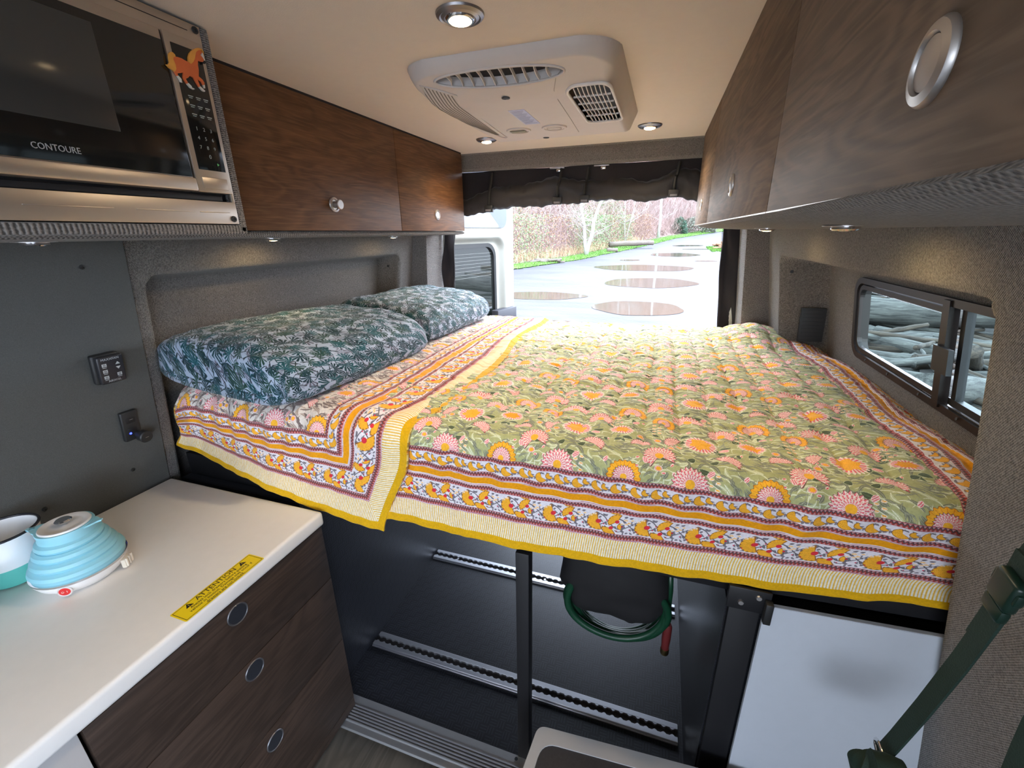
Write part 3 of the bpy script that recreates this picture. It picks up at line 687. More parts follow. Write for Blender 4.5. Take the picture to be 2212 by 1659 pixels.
def quilt_sheet(name, x0, x1, top_end, ztop, hem, yf, m, lift, side_fn, U0, nU, nB, parent=None, sew=.075, seed=1, amp=1.0, backdrop=True):
    """sheet from the front hem (b=0) up the mattress face and back over the top; x from x0 to x1"""
    xs = np.linspace(x0, x1, nU)
    rad = .055
    face = 0.225; arc = rad*math.pi/2; L = face+arc+(top_end-(yf+rad))
    bs = np.concatenate([np.linspace(0, face+arc, int(nB*.28)), np.linspace(face+arc, L, nB-int(nB*.28)+1)[1:]])
    Xg, Bg = np.meshgrid(xs, bs, indexing='ij')
    zh = hem(Xg)                                   # hem height
    zt = ztop-rad                                  # where the arc begins
    t1 = np.clip(Bg/face, 0, 1); Zf = zh+(zt-zh)*t1
    an = np.clip((Bg-face)/arc, 0, 1)*math.pi/2
    Y = np.where(Bg < face, yf, yf+rad*(1-np.cos(an))); Z = np.where(Bg < face, Zf, zt+rad*np.sin(an))
    over = np.maximum(Bg-face-arc, 0); Y = Y+over
    ny = -np.cos(an); nz = np.sin(an)
    # relief: sewn channels along y, puckers across them, and soft folds on the hanging face
    c = np.abs(np.sin(math.pi*(Xg+.012*fbm(Bg*5, Xg*3, 2, seed+5))/sew))
    chan = .009*(c**.45)
    puck = .0045*fbm(Xg*16, Bg*52, 3, seed)*(.5+.5*sstep(Bg, .25, .5))*(1.3-c*.5)
    soft = .013*fbm(Xg*4.5, Bg*4.0, 3, seed+2)*sstep(Bg, .2, .45)
    fold = (.010*fbm(Xg*13, Bg*1.6, 3, seed+3)+.007*np.sin(Xg*83+3*fbm(Xg*3, Bg*3, 2, 8))*sstep(Bg, .10, .2))*(1-sstep(Bg, .20, .42))*(1-.35*sstep(Bg, .0, .1)*0)
    h = (chan*sstep(Bg, .22, .40)+puck*(.25+.75*sstep(Bg, .1, .25))+soft)*amp+fold*.55+lift
    crk = -.010*np.exp(-((Xg-(-.44)-.12*(Bg-.2))/.012)**2)*np.exp(-((Bg-.27)/.11)**2)   # the deep crease near the fold
    h = h+crk
    Y = Y+ny*h; Z = Z+nz*h
    Y = Y-.014*(1-sstep(Bg, 0, .06))               # the hem kicks out slightly
    X = Xg.copy()
    X, Y, Z = side_fn(X, Y, Z, Bg)
    uv = np.stack([(Xg-U0[0])/U0[1], Bg/U0[2]], -1).reshape(-1, 2)
    return newmesh(name, np.stack([X, Y, Z], -1).reshape(-1, 3), gridfaces(nU, len(bs)), m, parent, True, uv), L
QX0, QX1 = -.72, .675
QW = (QX1-QX0)*1000
QL = 2.10
field_edge = .528
QM = paint_quilt('green_floral_quilt', QW, QL*1000, F_GREEN, 238-(QX1-field_edge)*1000, (-.309-QX0)*1000, 243)
def q_side(X, Y, Z, B):
    e = sstep(X, .60, .675); Z = Z-.03*e*sstep(B, .25, .33)
    Z = Z+.038*np.exp(-(((X-.40)/.11)**2+((Y-2.12)/.16)**2))-.012*sstep(X, .36, .5)*np.exp(-((Y-1.9)/.1)**2)   # the hump at the far right
    X = X+.010*np.sin(Y*9)*sstep(X, .45, .6)*sstep(Y, .9, 1.1)-(X-QX0)/(QX1-QX0)*.07*(1-sstep(B, 0, .25))
    Z = Z-.05*sstep(Y, 2.22, 2.34)
    return X, Y, Z
hemq = lambda x: np.interp(x, [-.7, -.61, -.25, .125, .482, .55, .7], [.75, .772, .767, .786, .822, .838, .84])+.0015*np.sin(x*31)+.001*np.sin(x*77)
quilt, _ = quilt_sheet('quilt', QX0, QX1, 2.34, 1.035, hemq, .815, QM, 0, q_side, (QX0, QX1-QX0, QL), 420, 560, seed=1, amp=1.15)
tag(quilt, 'green and orange floral block-print quilt with yellow hem spread over the bed', 'quilt')
md = quilt.modifiers.new('s', 'SOLIDIFY'); md.thickness = .006; md.offset = -1
# turned-down flap showing the white-ground reverse
FX0, FX1 = -1.42, -.555
FM = paint_quilt('white_floral_quilt_reverse', (FX1-FX0)*1000, QL*1000, F_WHITE, 0, 60, 238)
def f_side(X, Y, Z, B):
    k = 1-sstep(B, 0, .26); X = X-(X-FX0)/(FX1-FX0)*.082*k**1.3
    X = X+.008*np.sin(B*9)*sstep(X, -.75, -.555)+.05*sstep(B, .26, .42)*(1-sstep(B, .5, 1.3))*sstep(X, -.9, -.555)
    Y = Y+.035*sstep(-X, .95, 1.35)*(1-sstep(B, .25, .6))
    Z = Z-.010*sstep(X, -.575, -.552)-.02*sstep(-X, 1.33, 1.42)
    lim = -1.341+.15*(Z-1.38)+.006; k2 = (1-sstep(Y, .83, .93)); X = np.where(X < lim, X*(1-k2)+lim*k2, X)
    Z = Z-.05*sstep(Y, 2.22, 2.34)
    return X, Y, Z
hemf = lambda x: np.interp(x, [-1.42, -1.36, -1.2, -.93, -.84, -.60, -.55], [.875, .853, .815, .785, .765, .738, .735])+.0015*np.sin(x*40)+.001*np.sin(x*97)
flap, _ = quilt_sheet('folded_flap', FX0, FX1, 2.33, 1.035, hemf, .815, FM, .014, f_side, (FX0, FX1-FX0, QL), 280, 520, parent=quilt, sew=.09, seed=21, amp=.75)
flap['label'] = 'turned-down flap showing the white-ground orange floral reverse and yellow hem'
md = flap.modifiers.new('s', 'SOLIDIFY'); md.thickness = .007; md.offset = -1

# ================================================================ pillows
def pillow(name, cx, cy, cz, lx, ly, h, rz, label, seed, tilt=0, open_end=False):
    n = 90; vs = []; uv = []
    tu = np.linspace(-1, 1, n)
    Ug, Vg = np.meshgrid(tu, tu, indexing='ij')
    allv = []; faces = []; uvs = []
    for side in (1, -1):
        ex, ey = (3.2, 7.)
        prof = (np.clip(1-np.abs(Ug)**ex, 0, 1)**.32)*(np.clip(1-np.abs(Vg)**ey, 0, 1)**.20)
        pinch = 1-.035*(np.abs(Ug)**6)*(1-np.abs(Vg)**2)-.0*Ug
        X = Ug*lx/2*(1-.05*(1-np.abs(Vg)**2)*0)*(1-.04*Vg**4); Y = Vg*ly/2*(1-.05*Ug**4)
        wr_ = .010*fbm(Ug*3+seed, Vg*3, 3, seed)+.0055*fbm(Ug*5+9, Vg*16, 3, seed+1)*(.4+Ug**2)+.004*fbm(Ug*16, Vg*4, 3, seed+7)*(.3+Vg**2)
        Z = side*(h*prof*(.70 if side > 0 else .30)+wr_*prof**.5*(1 if side > 0 else .3))
        Z = Z+.012*(Ug**2)*0
        b = len(allv); allv += np.stack([X, Y, Z], -1).reshape(-1, 3).tolist()
        F = gridfaces(n, n); F = F if side > 0 else F[:, ::-1]
        faces += (F+b).tolist()
        # arc length style uv so the print is not stretched on the steep sides
        du = np.cumsum(np.hypot(np.gradient(X, axis=0), np.gradient(Z, axis=0)), 0); dv = np.cumsum(np.hypot(np.gradient(Y, axis=1), np.gradient(Z, axis=1)), 1)
        uvs += np.stack([du/.36+seed*.13, dv/.36+side*.31+seed*.2], -1).reshape(-1, 2).tolist()
    o = newmesh(name, allv, faces, PILLOWM, None, True, uvs)
    bm = bmesh.new(); bm.from_mesh(o.data); 
    bmesh.ops.remove_doubles(bm, verts=bm.verts[:], dist=1e-5); bm.to_mesh(o.data); bm.free()
    o.location = (cx, cy, cz); o.rotation_euler = (0, tilt, rz)
    tag(o, label, 'pillow', 'palm print pillows'); return o
pillow('pillow', -1.118, 1.125, 1.106, .555, .675, .172, math.radians(-5), 'teal palm-leaf print pillow nearest the white counter', 1, math.radians(3))
pillow('pillow', -1.115, 1.845, 1.108, .52, .67, .160, math.radians(-1), 'teal palm-leaf print pillow farthest back by the open rear door', 4, math.radians(4))

# ================================================================ counter and drawers
box_pts = rrect(-1.105, -.61, .58, 2.77, .012, 5)
bm = bmesh.new(); bxm(bm, (-1.405, -2.0, .728), (-.818, .776, .77), .009, 4)
ct = frombm('countertop', bm, COUNTER, None, True); tag(ct, 'white laminate countertop with rounded front edge in front of the bed', 'countertop')
cabd = tag(empty('drawer_cabinet'), 'dark walnut drawer cabinet under the white countertop', 'cabinet')
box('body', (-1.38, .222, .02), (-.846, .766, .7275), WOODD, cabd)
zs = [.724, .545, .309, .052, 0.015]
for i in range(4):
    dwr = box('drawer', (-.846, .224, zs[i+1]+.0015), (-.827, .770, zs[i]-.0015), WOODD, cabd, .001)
    if i < 3:
        kz = (.687, .513, .263)[i]; km = frame(V((-.827, .50+(.002 if i else 0), kz)), V((0, 1, 0)), V((0, 0, 1)))
        kr = lathe('latch_ring', [(.0250, 0), (.0250, .0015), (.0243, .0025), (.0230, .0023), (.0225, .001)], 30, mat('dull_nickel', (.28, .28, .30), .4, .9), dwr, km); kr['label'] = 'satin metal latch ring'
        lathe('latch_button', [(0, .0018), (.021, .0018), (.0215, .0008)], 26, mat('dark_nickel', (.055, .06, .075), .35, .6), dwr, km)
cab2 = tag(empty('sink_cabinet'), 'pale grey cabinet front with a black latch at the lower left corner', 'cabinet')
box('front_panel', (-.85, -1.9, .02), (-.829, .218, .7275), mat('pale_grey_laminate', (.46, .45, .45), .5), cab2, .001)
lp = box('latch_plate', (-.829, .10, .60), (-.823, .165, .675), BLKP, cab2, .002); box('latch_tab', (-.823, .118, .655), (-.812, .140, .668), CHROME, lp, .002)
# warning sticker
st = tag(empty('warning_sticker', (0, 0, .7704)), 'yellow ATTENTION sticker with black text on the white countertop edge', 'sticker')
A_, B_, C_ = V((-.8625, .4045, 0)), V((-.8165, .404, 0)), V((-.869, .583, 0))
sm = frame(V(((-.8655-.8195)/2, .4935, 0)), V((-.003, 1, 0)), V((-1, 0, 0)))
w_, h_ = .184, .047
YEL = mat('yellow_vinyl', (.88, .66, .01), .35); INK = mat('black_ink', (.012, .01, .01), .5)
o = prism('sticker_sheet', rrect(0, 0, w_, h_, .003), 2, 0, .0003, YEL, st); o.data.transform(sm)
o = ringprism('sticker_border', rrect(0, 0, w_-.006, h_-.006, .001), rrect(0, 0, w_-.0078, h_-.0078, .001), 2, .0003, .0005, INK, st); o.data.transform(sm)
L_ = []
for s_, sz, yy in (('ATTENTION', .0165, .0125), ('Always lock drawers before putting', .0100, .0015), ('vehicle in motion. Damage may occur if', .0100, -.0072), ('drawers are not locked.', .0100, -.0158)):
    L_.append(text('lettering', s_, sz, INK, None, sm @ Matrix.Translation((0, yy, .0004)), .0001, sx_=1.0 if sz > .012 else .90))
for sx_ in (-.062, .062):
    o = newmesh('tri', [(sx_-.0078, .0065, .0005), (sx_+.0078, .0065, .0005), (sx_, .0190, .0005)], [(0, 1, 2)], INK); o.data.transform(sm); L_.append(o)
    L_.append(text('ex', '!', .009, YEL, None, sm @ Matrix.Translation((sx_, .0105, .0007)), .0001))
lt_ = join_meshes('lettering', L_, st)
# ---- kettle
kt = tag(empty('kettle', (-1.170, .425, .770), math.radians(33)), 'pale blue collapsible silicone kettle with white base and red switch on the counter', 'kettle')
SIL = mat('blue_silicone', (.26, .56, .66), .5, Subsurface_Weight=.08); SILW = mat('kettle_white', (.74, .72, .70), .35)
lathe('base', [(.056, 0), (.062, .002), (.074, .014), (.080, .027), (.080, .031)], 48, SILW, kt)
lathe('steel_band', [(.0790, .0305), (.0815, .0310), (.0815, .0355), (.0785, .0365)], 48, CHROME, kt)
pf = [(.078, .036)]
for i, (rr, z) in enumerate(((.0785, .046), (.0705, .0645), (.0625, .0825), (.0545, .0995))):
    pf += [(rr-.001, z-.006), (rr+.002, z), (rr-.0005, z+.007), (rr-.0055, z+.0098), (rr-.0068, z+.0112)]
pf += [(.0480, .114), (.0465, .121), (.0480, .128), (.0470, .1310), (.040, .1312)]
lathe('silicone_body', pf, 64, SIL, kt)
lathe('lid', [(0, .1325), (.020, .1325), (.027, .1318), (.031, .1326), (.034, .1345), (.0415, .1345), (.0430, .132), (.0430, .1305)][::-1], 48, SILW, kt)
lathe('lid_knob', [(.0045, .132), (.005, .137), (.0125, .1385), (.0145, .142), (.012, .1445), (0, .1450)], 24, CHROME, kt)
# spout lip and rear tab, flat triangles of silicone
for a0, lab in ((0, 'spout'), (math.pi, 'hanging_tab')):
    bm = bmesh.new(); pt = [(.0445, .020), (.0445, -.020), (.052, -.015), (.061, -.006), (.068, -.003), (.068, .003), (.061, .006), (.052, .015)]
    T_ = [bm.verts.new((math.cos(a0)*x-math.sin(a0)*y, math.sin(a0)*x+math.cos(a0)*y, .1295+(x-.0445)*.12)) for x, y in pt]; B2 = [bm.verts.new((v.co.x*.985, v.co.y*.985, v.co.z-.004)) for v in T_]
    bm.faces.new(T_); bm.faces.new(B2[::-1])
    for i in range(8): bm.faces.new((T_[i], T_[(i+1) % 8], B2[(i+1) % 8], B2[i]))
    o = frombm(lab, bm, SIL, kt, False)
    if a0: tube('tab_hole_rim', [(math.cos(a0)*.058+.0035*math.cos(t), .0035*math.sin(t), .1315) for t in np.linspace(0, 6.28, 12)[:-1]], .001, mat('blue_shadow', (.10, .25, .30), .6), o, 6, True)
kt_rz = math.radians(33)
ang = math.radians(-48)-kt_rz
km = frame(V((.0765*math.cos(ang), .0765*math.sin(ang), .0185)), V((-math.sin(ang), math.cos(ang), 0)), V((math.cos(ang)*-.45, math.sin(ang)*-.45, .9)) * -1 if False else V((0.1*math.cos(ang), .1*math.sin(ang), .99)))
sr = lathe('switch_ring', [(.0125, -.006), (.0135, .003), (.0120, .0045), (.0105, .003)], 28, SILW, kt, km @ Matrix.Scale(.92, 4))
lathe('switch', [(.0105, -.002), (.0103, .0035), (0, .0048)], 24, mat('red_switch', (.62, .03, .03), .3), sr, km @ Matrix.Scale(.92, 4))
text('switch_marks', 'O  I', .0065, mat('switch_print', (.8, .6, .55), .5), sr, km @ Matrix.Translation((0, 0, .0042)), .0006)
cl = empty('socket_cover'); cl.parent = kt
a2 = math.radians(35)-kt_rz
cm = frame(V((.083*math.cos(a2), .083*math.sin(a2), .013)), V((-math.sin(a2), math.cos(a2), 0)), V((0, 0, 1)))
bpy.data.objects.remove(cl)
bm = bmesh.new(); bxm(bm, (-.014, -.010, -.006), (.014, .012, .004), .003, 2, 0, cm)
for x in (-.009, 0, .009): bxm(bm, (x-.003, -.008, .002), (x+.003, .013, .007), .002, 2, 0, cm)
frombm('socket_housing', bm, mat('clear_cream_plastic', (.66, .60, .50), .3), kt, True)
# ---- mugs
def mug(name, loc, rr, hh, label, rimm, cols):
    e = tag(empty(name, loc), label, 'mug', 'enamel mugs')
    pr = [(0, .002), (rr*.55, .002), (rr*.72, .006), (rr*.84, .020), (rr*.90, hh*.42)]
    lathe('lower_body', pr, 48, cols[1], e, cap=False); lathe('upper_body', [(rr*.90, hh*.42), (rr*.97, hh*.8), (rr, hh)], 48, cols[0], e, cap=False)
    lathe('inside', [(rr*.975, hh), (rr*.92, hh*.7), (rr*.83, hh*.4), (rr*.72, .024), (rr*.5, .010), (0, .010)], 48, mat('white_enamel', (.78, .80, .82), .2), e, cap=False)
    tube('rim', [(rr*.99*math.cos(t), rr*.99*math.sin(t), hh) for t in np.linspace(0, 2*math.pi, 49)[:-1]], .0028, rimm, e, 8, True)
    tube('handle', [(-rr*.9, -.2*rr, hh*.8), (-rr*1.35, -.3*rr, hh*.78), (-rr*1.55, -.35*rr, hh*.5), (-rr*1.3, -.3*rr, hh*.25), (-rr*.85, -.2*rr, hh*.28)], .004, cols[0], e)
    return e
BE = mat('black_enamel_rim', (.015, .015, .02), .25); WE = mat('white_enamel', (.78, .80, .82), .2); TE = mat('teal_enamel', (.12, .52, .46), .3)
mug('mug', (-1.298, .372, .770), .062, .122, 'white and mint-green mug with black rim behind the blue kettle', BE, (WE, TE))
mug('mug', (-1.245, .255, .770), .046, .08, 'dark teal mug just cut off by the left edge of the photo', TE, (TE, mat('dark_teal_enamel', (.05, .22, .22), .3)))
# ---- fan remote and usb socket on the left wall board
rm = tag(empty('fan_remote'), 'black wall remote with white arrow and icon buttons, above the USB socket', 'remote')
RM = on_wall(.677, 1.165); 
R2 = Matrix.Rotation(math.radians(0), 4, 'Z')
o = box('holder', (-.030, -.040, 0), (.030, .040, .016), BLKP, rm, .006, 3); o.data.transform(RM)
o = box('remote_face', (-.024, -.038, .014), (.034, .036, .026), mat('remote_black', (.02, .02, .024), .35), rm, .004, 3); o.data.transform(RM)
IC = mat('remote_print', (.42, .46, .48), .5)
Ls = [text('t', 'MAXXFAN', .0085, IC, None, RM @ Matrix.Translation((.004, .028, .0262)), .0001), text('t', 'AIRXCEL', .0075, IC, None, RM @ Matrix.Translation((.006, -.031, .0262)), .0001)]
for (x, y) in ((-.011, .0135), (-.011, -.003), (-.011, -.0195), (.019, -.0165)):
    q = box('t', (x-.0052, y-.004, .026), (x+.0052, y+.004, .0264), IC); q.data.transform(RM); Ls.append(q)
    q = ringprism('t', rrect(x, y, .005, .005, .0024, 4), rrect(x, y, .0032, .0032, .0015, 4), 2, .0264, .0267, BLKP); q.data.transform(RM); Ls.append(q)
    q = box('t', (x-.0045, y-.0075, .026), (x+.0045, y-.0062, .0264), IC); q.data.transform(RM); Ls.append(q)
for pts in ([(.0135, .0105), (.0245, .0105), (.019, .018)], [(.0135, .0045), (.0245, .0045), (.019, -.003)][::-1]):
    q = newmesh('t', [(p[0], p[1], .0264) for p in pts], [(0, 1, 2)], IC); q.data.transform(RM); Ls.append(q)
join_meshes('button_icons', Ls, rm)
us = tag(empty('usb_socket'), 'black twin socket panel with blue light and a round plug on the dark wall board', 'socket')
UM = on_wall(.703, .985)
o = box('socket_plate', (-.021, -.045, 0), (.021, .045, .012), BLKP, us, .004, 3); o.data.transform(UM)
for y in (.018, -.014):
    o = box('usb_port', (-.012, y-.008, .0105), (.012, y+.008, .0125), mat('port_black', (.006, .006, .007), .6), us, .002); o.data.transform(UM)
o = box('port_tongue', (-.002, .0195, .0126), (.006, .0202, .0132), NICK, us); o.data.transform(UM)
o = lathe('indicator_light', [(0, .0145), (.0028, .0135), (.003, .012)], 12, mat('blue_led', (.02, .02, .9), .3, emit=(.03, .05, 1), es=6), us); o.data.transform(UM @ Matrix.Translation((-.006, -.021, 0)))
o = lathe('round_plug', [(.009, .011), (.010, .026), (.0165, .030), (.0172, .046), (.0150, .049), (0, .049)], 28, BLKP, us); o.data.transform(UM @ Matrix.Translation((.011, -.030, 0)))
o = box('plug_mark', (-.004, -.0005, .0491), (.004, .0005, .0494), NICK, us); o.data.transform(UM @ Matrix.Translation((.011, -.030, 0)))

# ================================================================ overhead cabinets
def knob(par, M_, R_, pulled=False, btn=NICK):
    kr = lathe('knob_rosette', [(R_, 0), (R_, .0015), (R_*.93, .004), (R_*.70, .0055), (R_*.66, .004), (R_*.64, .0015)], 40, NICK, par, M_)
    if pulled: lathe('knob_button', [(R_*.45, .001), (R_*.42, .018), (R_*.62, .021), (R_*.64, .025), (R_*.55, .027), (0, .027)], 32, NICK, kr, M_)
    else: lathe('knob_button', [(R_*.63, .0015), (R_*.62, .0035), (R_*.2, .0045), (0, .0046)], 32, btn, kr, M_)
def lcab(y0, y1, knob_y, kz, label, pulled):
    e = tag(empty('overhead_cabinet'), label, 'cabinet', 'left overhead cabinets')
    box('carcass', (-1.385, y0+.001, 1.502), (-1.064, y1-.001, 1.872), WOODL, e)
    d = box('door', (-1.063, y0+.0015, 1.4975), (-1.045, y1-.0015, 1.873), WOODL, e, .0012)
    knob(d, frame(V((-1.045, knob_y, kz)), V((0, 1, 0)), V((0, 0, 1))), .024, pulled)
lcab(.80, 1.665, 1.268, 1.578, 'walnut overhead cabinet with a pulled-out knob beside the microwave', True)
lcab(1.665, 2.292, 1.985, 1.570, 'walnut overhead cabinet at the left rear corner with a flush knob', False)
xc = lambda y: .1475-.011*y
def rcab(y0, y1, ky, kz, label, R_=.024):
    e = tag(empty('overhead_cabinet'), label, 'cabinet', 'right overhead cabinets')
    x0 = xc((y0+y1)/2); ang = math.atan(.011)
    Mz = Matrix.Translation((x0, (y0+y1)/2, 0)) @ Matrix.Rotation(ang, 4, 'Z'); hl = (y1-y0)/2
    box('carcass', (.019, -hl+.001, 1.512), (.30, hl-.001, 1.872), WOODR, e, mtx=Mz)
    d = box('door', (0, -hl+.0015, 1.505), (.018, hl-.0015, 1.8775), WOODR, e, .0012, mtx=Mz)
    box('edge_band', (-.0008, -hl+.0015, 1.5035), (.018, hl-.0015, 1.5055), mat('light_edge_band', (.55, .50, .46), .3), d, mtx=Mz)
    knob(d, Mz @ frame(V((0, ky-(y0+y1)/2, kz)), V((0, -1, 0)), V((0, 0, 1))), R_)
rcab(-.10, .775, .372, 1.573, 'walnut overhead cabinet with a large round pull, nearest on the right', .0235)
rcab(.775, 1.70, 1.19, 1.578, 'walnut overhead cabinet in the middle of the right row')
rcab(1.70, 2.285, 2.00, 1.578, 'walnut overhead cabinet at the right rear corner')
# black gap strips on top, fabric-covered sloping undersides
box_ = struct(box('trim_7', (-1.20, .80, 1.8735), (-1.047, 2.29, 1.8805), BLKF))
def under(name, pts, y0, y1, m=FABX):
    return struct(prism(name, pts, 1, y0, y1, m))
under('trim_8', [(-1.062, 1.4965), (-1.050, 1.488), (-1.056, 1.482), (-1.10, 1.478), (-1.36, 1.476), (-1.36, 1.500)], .0, 2.30)
under('trim_9', [(.139, 1.5035), (.150, 1.497), (.175, 1.4915), (.30, 1.4845), (.46, 1.480), (.46, 1.512), (.15, 1.512)], -.10, 2.27)
# ---- microwave in its fabric-wrapped housing
mh = tag(empty('microwave_housing'), 'grey fabric-wrapped housing around the built-in microwave', 'housing')
box('side_cheek', (-1.36, .788, 1.490), (-.915, .806, 1.877), FABD, mh, .004); box('bottom_board', (-1.36, .10, 1.487), (-.915, .806, 1.507), FABX, mh, .005, 3)
FH = -.9145
mw = tag(empty('microwave'), 'stainless built-in microwave oven with black glass door under the ceiling', 'microwave')
box('oven_body', (-1.33, .12, 1.515), (-.935, .782, 1.872), BLK, mw)
def P3(name, y0, y1, z0, z1, x0, x1, m, par=mw, bev=.0015): return box(name, (x0, y0, z0), (x1, y1, z1), m, par, bev)
tf = P3('trim_frame', .10, .787, 1.5085, 1.5535, -.925, -.9145, STEEL)
for a, b in ((.10, .25), (.27, .385), (.425, .545), (.58, .69), (.70, .768)): P3('embossed_line', a, b, 1.5305, 1.5325, -.9146, -.9133, STEEL, tf, .0006)
P3('trim_frame', .10, .787, 1.842, 1.8745, -.925, -.9145, STEEL); P3('trim_frame', .7795, .787, 1.553, 1.843, -.925, -.9145, STEEL)
for a, b in ((.44, .60), (.63, .76)): P3('vent_slot', a, b, 1.8595, 1.8608, -.9146, -.9140, BLK, mw, 0)
P3('cooling_gap', .12, .764, 1.5545, 1.565, -.93, -.922, BLK)
dr_ = P3('door', .14, .699, 1.5695, 1.842, -.93, -.9085, STEEL, mw, .003)
P3('door_glass', .16, .6965, 1.596, 1.824, -.9085, -.9068, GLASSB, dr_, .0008)
MESHW = mat('oven_window_mesh', (.035, .036, .034), .12, spec=.6)
P3('door_window', .22, .585, 1.655, 1.81, -.9068, -.9062, MESHW, dr_, .0003)
tw = text('lettering', 'CONTOURE', .0130, mat('silver_print', (.42, .42, .42), .4, .3), dr_, frame(V((-.9066, .486, 1.6145)), V((0, 1, 0)), V((0, 0, 1))), .0003, sx_=.86)
hd_ = P3('door_handle', .14, .699, 1.5695, 1.5945, -.9085, -.900, STEEL, dr_, .004)
cp = P3('control_panel', .702, .779, 1.5695, 1.842, -.93, -.9065, STEEL, mw, .002)
P3('key_field', .7125, .772, 1.612, 1.826, -.9065, -.9058, GLASSB, cp, .0005)
P3('open_button', .714, .770, 1.5765, 1.598, -.9065, -.9050, STEEL, cp, .001)
KP = mat('key_print', (.32, .36, .33), .5)
KL = []
for i, ch in enumerate('123456789'): KL.append(text('k', ch, .0092, KP, None, frame(V((-.9056, .7275+(i % 3)*.0148, 1.6865-(i//3)*.0165)), V((0, 1, 0)), V((0, 0, 1))), .0001))
KL.append(text('k', '0', .0105, KP, None, frame(V((-.9056, .7435, 1.6375)), V((0, 1, 0)), V((0, 0, 1))), .0001))
for rr in range(3):
    for c_ in range(3):
        y, z = .7245+c_*.0155, 1.742-rr*.0155; KL.append(P3('k', y, y+.010, z, z+.0016, -.9058, -.9055, KP, None, 0)); KL.append(P3('k', y+.001, y+.008, z-.003, z-.0018, -.9058, -.9055, KP, None, 0))
q = newmesh('k', [(-.9055, .7555, 1.622), (-.9055, .7555, 1.6275), (-.9055, .760, 1.6247)], [(0, 1, 2)], mat('green_print', (.1, .45, .15), .5)); KL.append(q)
join_meshes('key_numbers', KL, cp)
for y, z in ((.777, 1.866), (.775, 1.519)): lathe('screw', [(.0065, 0), (.006, .002), (.003, .0025), (.0025, .001), (0, .001)], 16, BLKP, mw, frame(V((-.9145, y, z)), V((0, 1, 0)), V((0, 0, 1))))
# ---- horse magnet
hp_ = {'body': [(450, 450), (560, 455), (700, 500), (800, 560), (900, 610), (960, 650), (1010, 560), (1080, 470), (1090, 330), (1180, 220), (1260, 260), (1310, 330), (1260, 400), (1330, 480), (1375, 560), (1340, 610), (1280, 600), (1190, 570), (1190, 700), (1215, 850), (1215, 1040), (1330, 1140), (1385, 1230), (1385, 1300), (1350, 1300), (1300, 1200), (1170, 1110), (1260, 1340), (1225, 1360), (1140, 1220), (1060, 1080), (950, 1020), (900, 1080), (830, 1115), (900, 1240), (860, 1260), (760, 1110), (745, 1060), (755, 920), (680, 940), (580, 950), (600, 1020), (565, 1030), (490, 900), (480, 780), (470, 600)],
       'tail': [(450, 470), (520, 450), (500, 390), (430, 320), (360, 310), (315, 370), (325, 500), (345, 620), (290, 690), (235, 685), (330, 780), (420, 840), (500, 900), (540, 820), (520, 700), (480, 600), (450, 540)],
       'mane': [(1180, 190), (1090, 210), (1000, 270), (930, 360), (900, 470), (905, 600), (980, 670), (1040, 620), (1090, 520), (1110, 400), (1130, 310), (1200, 260), (1290, 250), (1340, 330), (1365, 420), (1350, 300), (1280, 210)]}
hz = tag(empty('horse_magnet'), 'orange running horse magnet with yellow mane and tail on the microwave control panel', 'magnet')
# pixel outline of the photo crop turned into real size on the control panel plane x = -0.9055
def hpt(p):
    px, py = 340+p[0]*120/1659, 90+p[1]*120/1659
    d = f+(px-1106)/FPX*r2-(py-829.5)/FPX*u2; t = -.9050/d.x; return (t*d.y, 1.48+t*d.z)
HB = mat('orange_lacquer', (.62, .13, .035), .4, noise=.15); HM = mat('ochre_lacquer', (.68, .30, .05), .4, noise=.2); HW = mat('white_lacquer', (.62, .58, .50), .4)
prism('horse_body', [hpt(p) for p in hp_['body']], 0, -.9058, -.9030, HB, hz)
prism('horse_tail', [hpt(p) for p in hp_['tail']], 0, -.9058, -.9024, HM, hz)
prism('horse_mane', [hpt(p) for p in hp_['mane']], 0, -.9058, -.9022, HM, hz)
for k, pts in enumerate(([(565, 1030), (600, 1020), (690, 1120), (700, 1190), (720, 1230), (670, 1205), (640, 1130)], [(860, 1260), (900, 1240), (1000, 1340), (1000, 1370), (1090, 1420), (1060, 1435), (960, 1380)], [(1225, 1360), (1260, 1340), (1360, 1440), (1400, 1470), (1390, 1500), (1330, 1475)], [(1350, 1300), (1385, 1295), (1400, 1400), (1375, 1390)], [(1310, 330), (1350, 400), (1370, 520), (1400, 590), (1345, 500), (1290, 420)])):
    prism('white_sock' if k < 4 else 'white_blaze', [hpt(p) for p in pts], 0, -.9058, -.9021, HW, hz)
prism('muzzle', [hpt(p) for p in [(1345, 590), (1390, 570), (1425, 620), (1400, 670), (1355, 650)]], 0, -.9058, -.9020, INK, hz)

